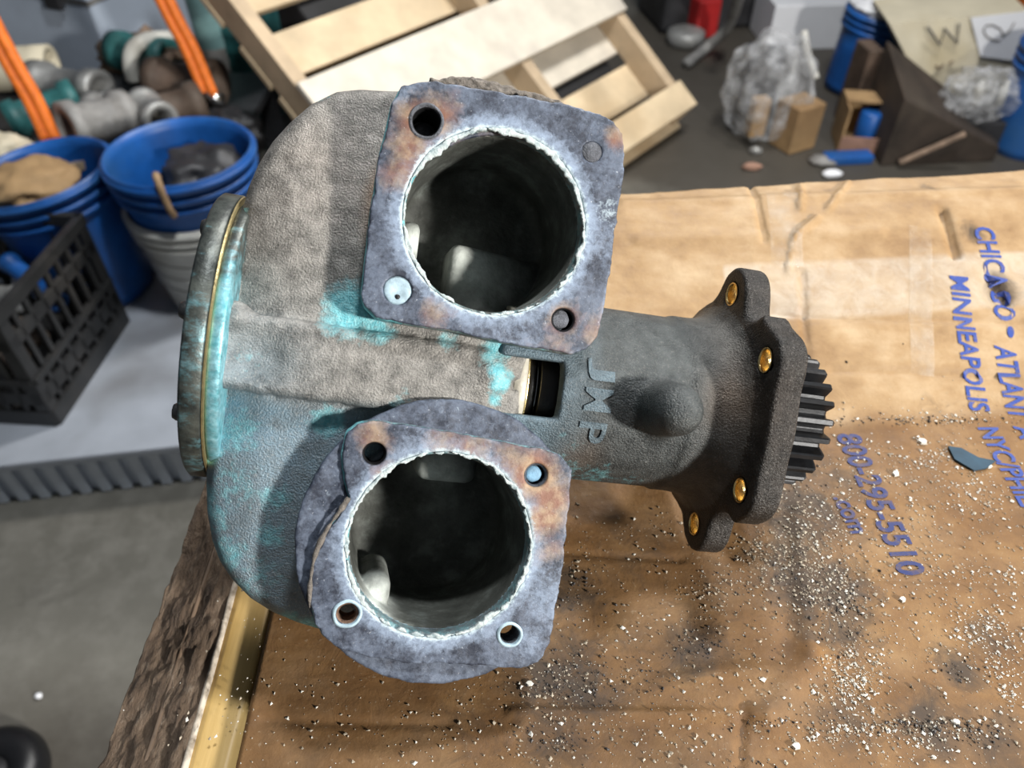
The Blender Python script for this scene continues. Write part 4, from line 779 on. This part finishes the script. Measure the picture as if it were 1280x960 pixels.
gaps = [(vb(831, 130), vb(822, 112)), (vb(802, 69), vb(795, 53)), (vb(679, 64), vb(669, 51)), (vb(402, 98), vb(393, 86)), (vb(365, 33), vb(345, 7))]
v0 = -.02
for k, (ga, gb) in enumerate(sorted((min(g), max(g)) for g in gaps)):
    pbx('deck_board', l_out, r_out, v0, ga, -.120, -.101, ('pine_pallet', 'pine_pallet', 'pine_white')[k % 3 == 2 and 2 or 0]); v0 = gb
pbx('deck_board', l_out, r_out, v0, PLEN, -.120, -.101, 'pine_pallet')
# black wedge added as shade behind the slats, propping the pallet; yellow bar
def pp(u, v, w_): return B0+LIFT+RP @ Vector((u, v, w_))
tri = [pp(l_out+.24, .12, -.135), pp(l_out+.24, .95, -.135)]; tri.append(Vector((tri[1].x, tri[1].y, .002))); tri[0].z = max(tri[0].z, .03); tri.append(Vector((tri[0].x, tri[0].y, .002)))
sh_ = pu*(r_out-l_out-.3); plain('shade_black', (.012, .012, .013), .7, scale=12, var=.5); m = MB(); m.prism(tri, [p+sh_ for p in tri]); tag(m.out('shade_wedge', 'shade_black', None, bevel=.01), 'black wedge added to darken the gaps of the leaning pallet', 'shade_prop')
ya, yc_ = pv_(705, 34, -.127), pv_(770, 4, -.127); m = MB(); m.tube([pp(ya[0], ya[1], -.129), pp(yc_[0], yc_[1], -.129)], .012, 12); tag(m.out('yellow_bar', 'yellow_paint', None, True), 'yellow bar lying on the black wedge behind the pallet slats', 'bar')
# ---- right side clutter
wp = W(950, 178, 0); wr = thing('wrapped_bundle', 'clear plastic wrapped bundle with a brown carton inside', 'bundle', wp)
lump('plastic_wrap', wp+Vector((0, .05, .16)), (.145, .13, .165), 'clear_film', '', '', 4, .22, 1.8, 5, wr)
m = MB(); m.box(wp+Vector((.095, -.02, .0765)), (.055, .05, .075), rotz(.5)); m.out('inner_carton', 'brown_carton', wr, bevel=.004)
m = MB(); m.box(wp+Vector((-.02, .09, .17)), (.06, .05, .1), rotz(-.3)); m.out('inner_part', 'dark_steel', wr, bevel=.01)
m = MB(); m.box(wp+Vector((-.035, -.02, .1)), (.025, .02, .06), rotz(.2)); m.out('inner_card', 'brown_carton', wr)
m = MB(); m.tube(curve([WY(1005, 40, 2.5), WY(1008, 60, 2.46), WY(1014, 80, 2.44), WY(1020, 98, 2.42)]), .012, 8); m.tube([WY(1005, 40, 2.5), Vector((WY(1005, 40, 2.5).x, 2.52, 0))], .008, 6); tag(m.out('white_hose', 'white_plastic', None, True), 'short white hose end hanging beside the wrapped bundle', 'hose')
wbx = W(1012, 62, 0); m = MB(); m.box(wbx+Vector((0, .12, .085)), (.185, .12, .085), rotz(.06)); tag(m.out('white_carton', 'white_paper', None, bevel=.004), 'flat white carton behind the wrapped bundle', 'box')
b3 = W(1070, 122, 0); b3.y += .08; bk = bucket(b3, .092, .115, .27, 'blue_bucket', 'blue bucket with a white cloth beside the cream carton', 'blue_plastic', tilt=Matrix.Rotation(.12, 3, 'Y'))
lump('white_cloth', b3+Vector((.035, .01, .285)), (.11, .10, .03), 'white_paper', 'white cloth covering the blue bucket mouth', 'cloth', 7, .22, 2.5)
op = W(1076, 194, 0); ob = thing('open_carton', 'small open brown carton holding a blue can', 'box', op)
plain('pink_card', (.30, .17, .12), .75, scale=14, var=.3)
for nm, c, h in (('carton_base', (0, .07, .005), (.075, .07, .005)), ('carton_side', (-.073, .07, .075), (.003, .07, .07)), ('carton_side', (.073, .07, .075), (.003, .07, .07)), ('carton_back', (0, .138, .075), (.075, .003, .07)), ('carton_top', (0, .10, .147), (.076, .04, .003)), ('carton_front', (0, .002, .032), (.075, .003, .026))): m = MB(); m.box(op+rotz(-.15) @ Vector(c), h, rotz(-.15)); m.out(nm, 'pink_card' if 'front' in nm else 'brown_carton', ob)
m = MB(); m.lathe([(.001, .012), (.034, .012), (.036, .016), (.036, .115), (.03, .12), (.001, .12)], 24, op+Vector((.022, .06, 0))); tag(m.out('blue_can', 'blue_plastic', None, True), 'blue can standing inside the small open carton', 'can')
m = MB(); bt = W(1062, 196, 0); m.box(bt+Vector((-.02, -.03, .014)), (.075, .025, .013), rotz(.1)); tag(m.out('blue_tray', 'blue_plastic', None, bevel=.004), 'flat blue tray in front of the small open carton', 'tray')
dk = W(1112, 208, 0)
dc = thing('dark_carton', 'dark brown grimy carton in front of the cream carton', 'box', dk+Vector((.1, .1, 0)))
q = [dk+Vector((-.03, .0, 0)), dk+Vector((.34, .03, 0)), dk+Vector((.34, .24, 0)), dk+Vector((-.03, .24, 0))]; hz = [.22, .05, .07, .30]
m = MB(); m.prism(q, [p+Vector((0, 0, h)) for p, h in zip(q, hz)]); m.out('carton_body', 'dark_carton', dc, bevel=.005)
m = MB(); f0 = dk+Vector((.02, -.012, .02)); m.tube([f0, f0+Vector((.16, -.008, .10))], .009, 8); m.out('bent_flap', 'rag_brown', dc)
m = MB(); m.box(dk+Vector((-.045, .30, .13)), (.025, .05, .13), rotz(.12)); tag(m.out('narrow_carton', 'rusty_steel', None, bevel=.004), 'narrow dirty carton between the blue bucket and the dark carton', 'box')
c0 = WY(1166, 104, 2.52); crm = thing('cream_carton', 'cream carton with a large pencilled letter W on its face', 'box', (c0.x+.15, 2.62, 0)); ca = .10
tl_ = WY(1112, 30, 2.52); tr_ = WY(1286, 14, 2.56); bl_ = WY(1150, 104, 2.50); br_ = WY(1290, 100, 2.56)
bk_ = Vector((.02, .22, 0)); f4_ = [Vector((bl_.x-.02, bl_.y, 0)), Vector((br_.x, br_.y, 0)), br_, tr_, tl_, bl_]
m = MB(); m.prism([Vector(p) for p in f4_], [Vector(p)+bk_ for p in f4_]); m.out('carton_body', 'cream_card', crm)
fu = (tr_-tl_).normalized(); fn_ = Vector((0, -1, 0)); fv = (tl_-bl_); 
def on_front(px, py, off=.002): p = WY(px, py, 2.52); y = 2.50+(p.x-bl_.x)*(.06/(br_.x-bl_.x))+ (p.z-bl_.z)*.09; return WY(px, py, y-off)
def scrawl(name, paths, r, par, mat='pencil_grey'):
    m = MB()
    for P_ in paths: m.tube([on_front(*p, .006) for p in P_], r, 6)
    return m.out(name, mat, par)
pq = [on_front(*p) for p in ((1213, 22), (1284, 14), (1286, 78), (1225, 70))]; m = MB(); m.prism(pq, [p-Vector((0, .004, 0)) for p in pq]); tag(m.out('paper_sheet', 'white_paper', crm), 'white paper sheet')
scrawl('pencilled_letter', [[(1160, 34), (1175, 56), (1181, 36), (1197, 54), (1199, 30)]], .0040, crm)
scrawl('pencilled_letter', [[(1229, 37), (1232, 32), (1240, 31), (1250, 36), (1254, 44), (1250, 51), (1241, 50), (1232, 45), (1229, 37)], [(1254, 46), (1262, 38), (1268, 28)]], .0032, crm)
scrawl('pencilled_mark', [[(1170, 82), (1174, 86), (1180, 80)], [(1186, 80), (1192, 76)]], .003, crm, 'rag_brown')
bg = WY(1232, 118, 2.34); bag = thing('bottle_bag', 'clear plastic bag of small bottles left of the blue drum', 'bag', (bg.x, bg.y, .0))
m = MB(); m.box((bg.x, bg.y+.02, (bg.z-.07)/2), (.09, .07, (bg.z-.07)/2)); tag(m.out('support_box', 'dark_steel', None, bevel=.004), 'dark box carrying the bag of bottles', 'box')
lump('bag_film', bg, (.125, .075, .085), 'clear_film', '', '', 17, .3, 2.4, 5, bag)
for k in range(4): m = MB(); p = bg+Vector((-.06+.04*k, .01*(k % 2), -.035)); m.lathe([(.001, 0), (.016, 0), (.016, .05), (.007, .062), (.007, .075), (.001, .075)], 16, p); m.out('bottle', ('galvanised', 'white_plastic')[k % 2], bag, True)
dr = W(1296, 206, 0); dr.y += .12; bucket(dr, .105, .125, .33, 'blue_drum', 'blue drum at the right edge beside the bag of bottles', 'blue_plastic', wall=.004)
# far dark machinery
fm = W(905, 55, 0); mc = thing('floor_machine', 'dark floor machine with a red cover behind the pallet', 'machine', fm+Vector((0, .25, 0)))
m = MB(); m.box(fm+Vector((-.02, .3, .16)), (.26, .16, .16), rotz(.2)); m.out('machine_body', 'dark_steel', mc, bevel=.02)
m = MB(); m.box(fm+Vector((-.08, .1, .075)), (.05, .05, .075), rotz(.3)); m.out('red_cover', 'red_paint', mc, bevel=.01)
m = MB(); m.lathe([(.001, 0), (.07, 0), (.075, .02), (.075, .05), (.05, .06), (.001, .06)], 24, fm+Vector((-.16, .0, 0))); m.out('round_base', 'galvanised', mc, True)
m = MB(); m.tube(curve([W(858, 80, .02), W(880, 62, .03), W(905, 40, .1), W(918, 15, .2), W(926, -20, .35)]), .02, 10); tag(m.out('grey_hose', 'pipe_grey', None, True), 'grey hose rising in front of the dark floor machine', 'hose')
for px, w_, h_, mat, lab in ((1150, .22, .42, 'dark_steel', 'dark steel cabinet at the top right behind the cream carton'), (1255, .13, .40, 'red_paint', 'red box at the top right corner'), (600, .3, .32, 'dark_steel', 'dark steel chest far behind the pallet'), (985, .14, .3, 'rusty_steel', 'rusty box behind the white carton'), (400, .16, .5, 'dark_steel', 'dark steel locker behind the lattice crate')):
    p = W(px, -8, 0); m = MB(); m.box((p.x*.93, p.y-.12+.3, h_/2), (w_, .18, h_/2)); tag(m.out('storage_box', mat, None, bevel=.008), lab, 'box')
p = WY(1276, 4, 3.2); m = MB(); m.box((p.x+.05, 3.2, p.z/2+.02), (.07, .1, p.z/2+.02)); tag(m.out('orange_box', 'orange_webbing', None, bevel=.008), 'orange box at the top right corner', 'box')
# floor litter
for k, (px, py, sx, sy, mat, lab) in enumerate([(940, 208, .03, .012, 'pink_card', 'torn pink card scrap on the floor below the wrapped bundle'), (1030, 200, .045, .03, 'pipe_grey', 'grey slab scrap on the floor'), (1040, 217, .03, .015, 'white_paper', 'white scrap at the cardboard edge'), (945, 188, .02, .015, 'galvanised', 'crumpled foil scrap on the floor'), (1090, 172, .015, .012, 'white_paper', 'white paper ball near the open carton')]):
    lump('floor_scrap', W(px, py, .012)+Vector((0, 0, 0)), (sx, sy, .012), mat, lab, 'scrap', 30+k, .25, 1.5, 3)
lump('floor_chip', W(48, 870, .004), (.006, .005, .004), 'white_paper', 'white chip on the concrete floor left of the bench', 'chip', 41, .25, 1.5, 2)
ty = W(2, 985, 0); tyr = thing('rubber_wheel', 'black rubber wheel on the floor at the lower left corner', 'wheel', ty)
m = MB(); m.lathe([(.05+.028*math.cos(a), .03+.03*math.sin(a)) for a in [k*math.pi/8 for k in range(16)]], 40, ty, closed=True); m.out('tyre', 'black_rubber', tyr, True)
m = MB(); m.lathe([(.001, .012), (.03, .012), (.03, .048), (.012, .052), (.001, .052)], 24, ty); m.out('hub', 'dark_steel', tyr, True)
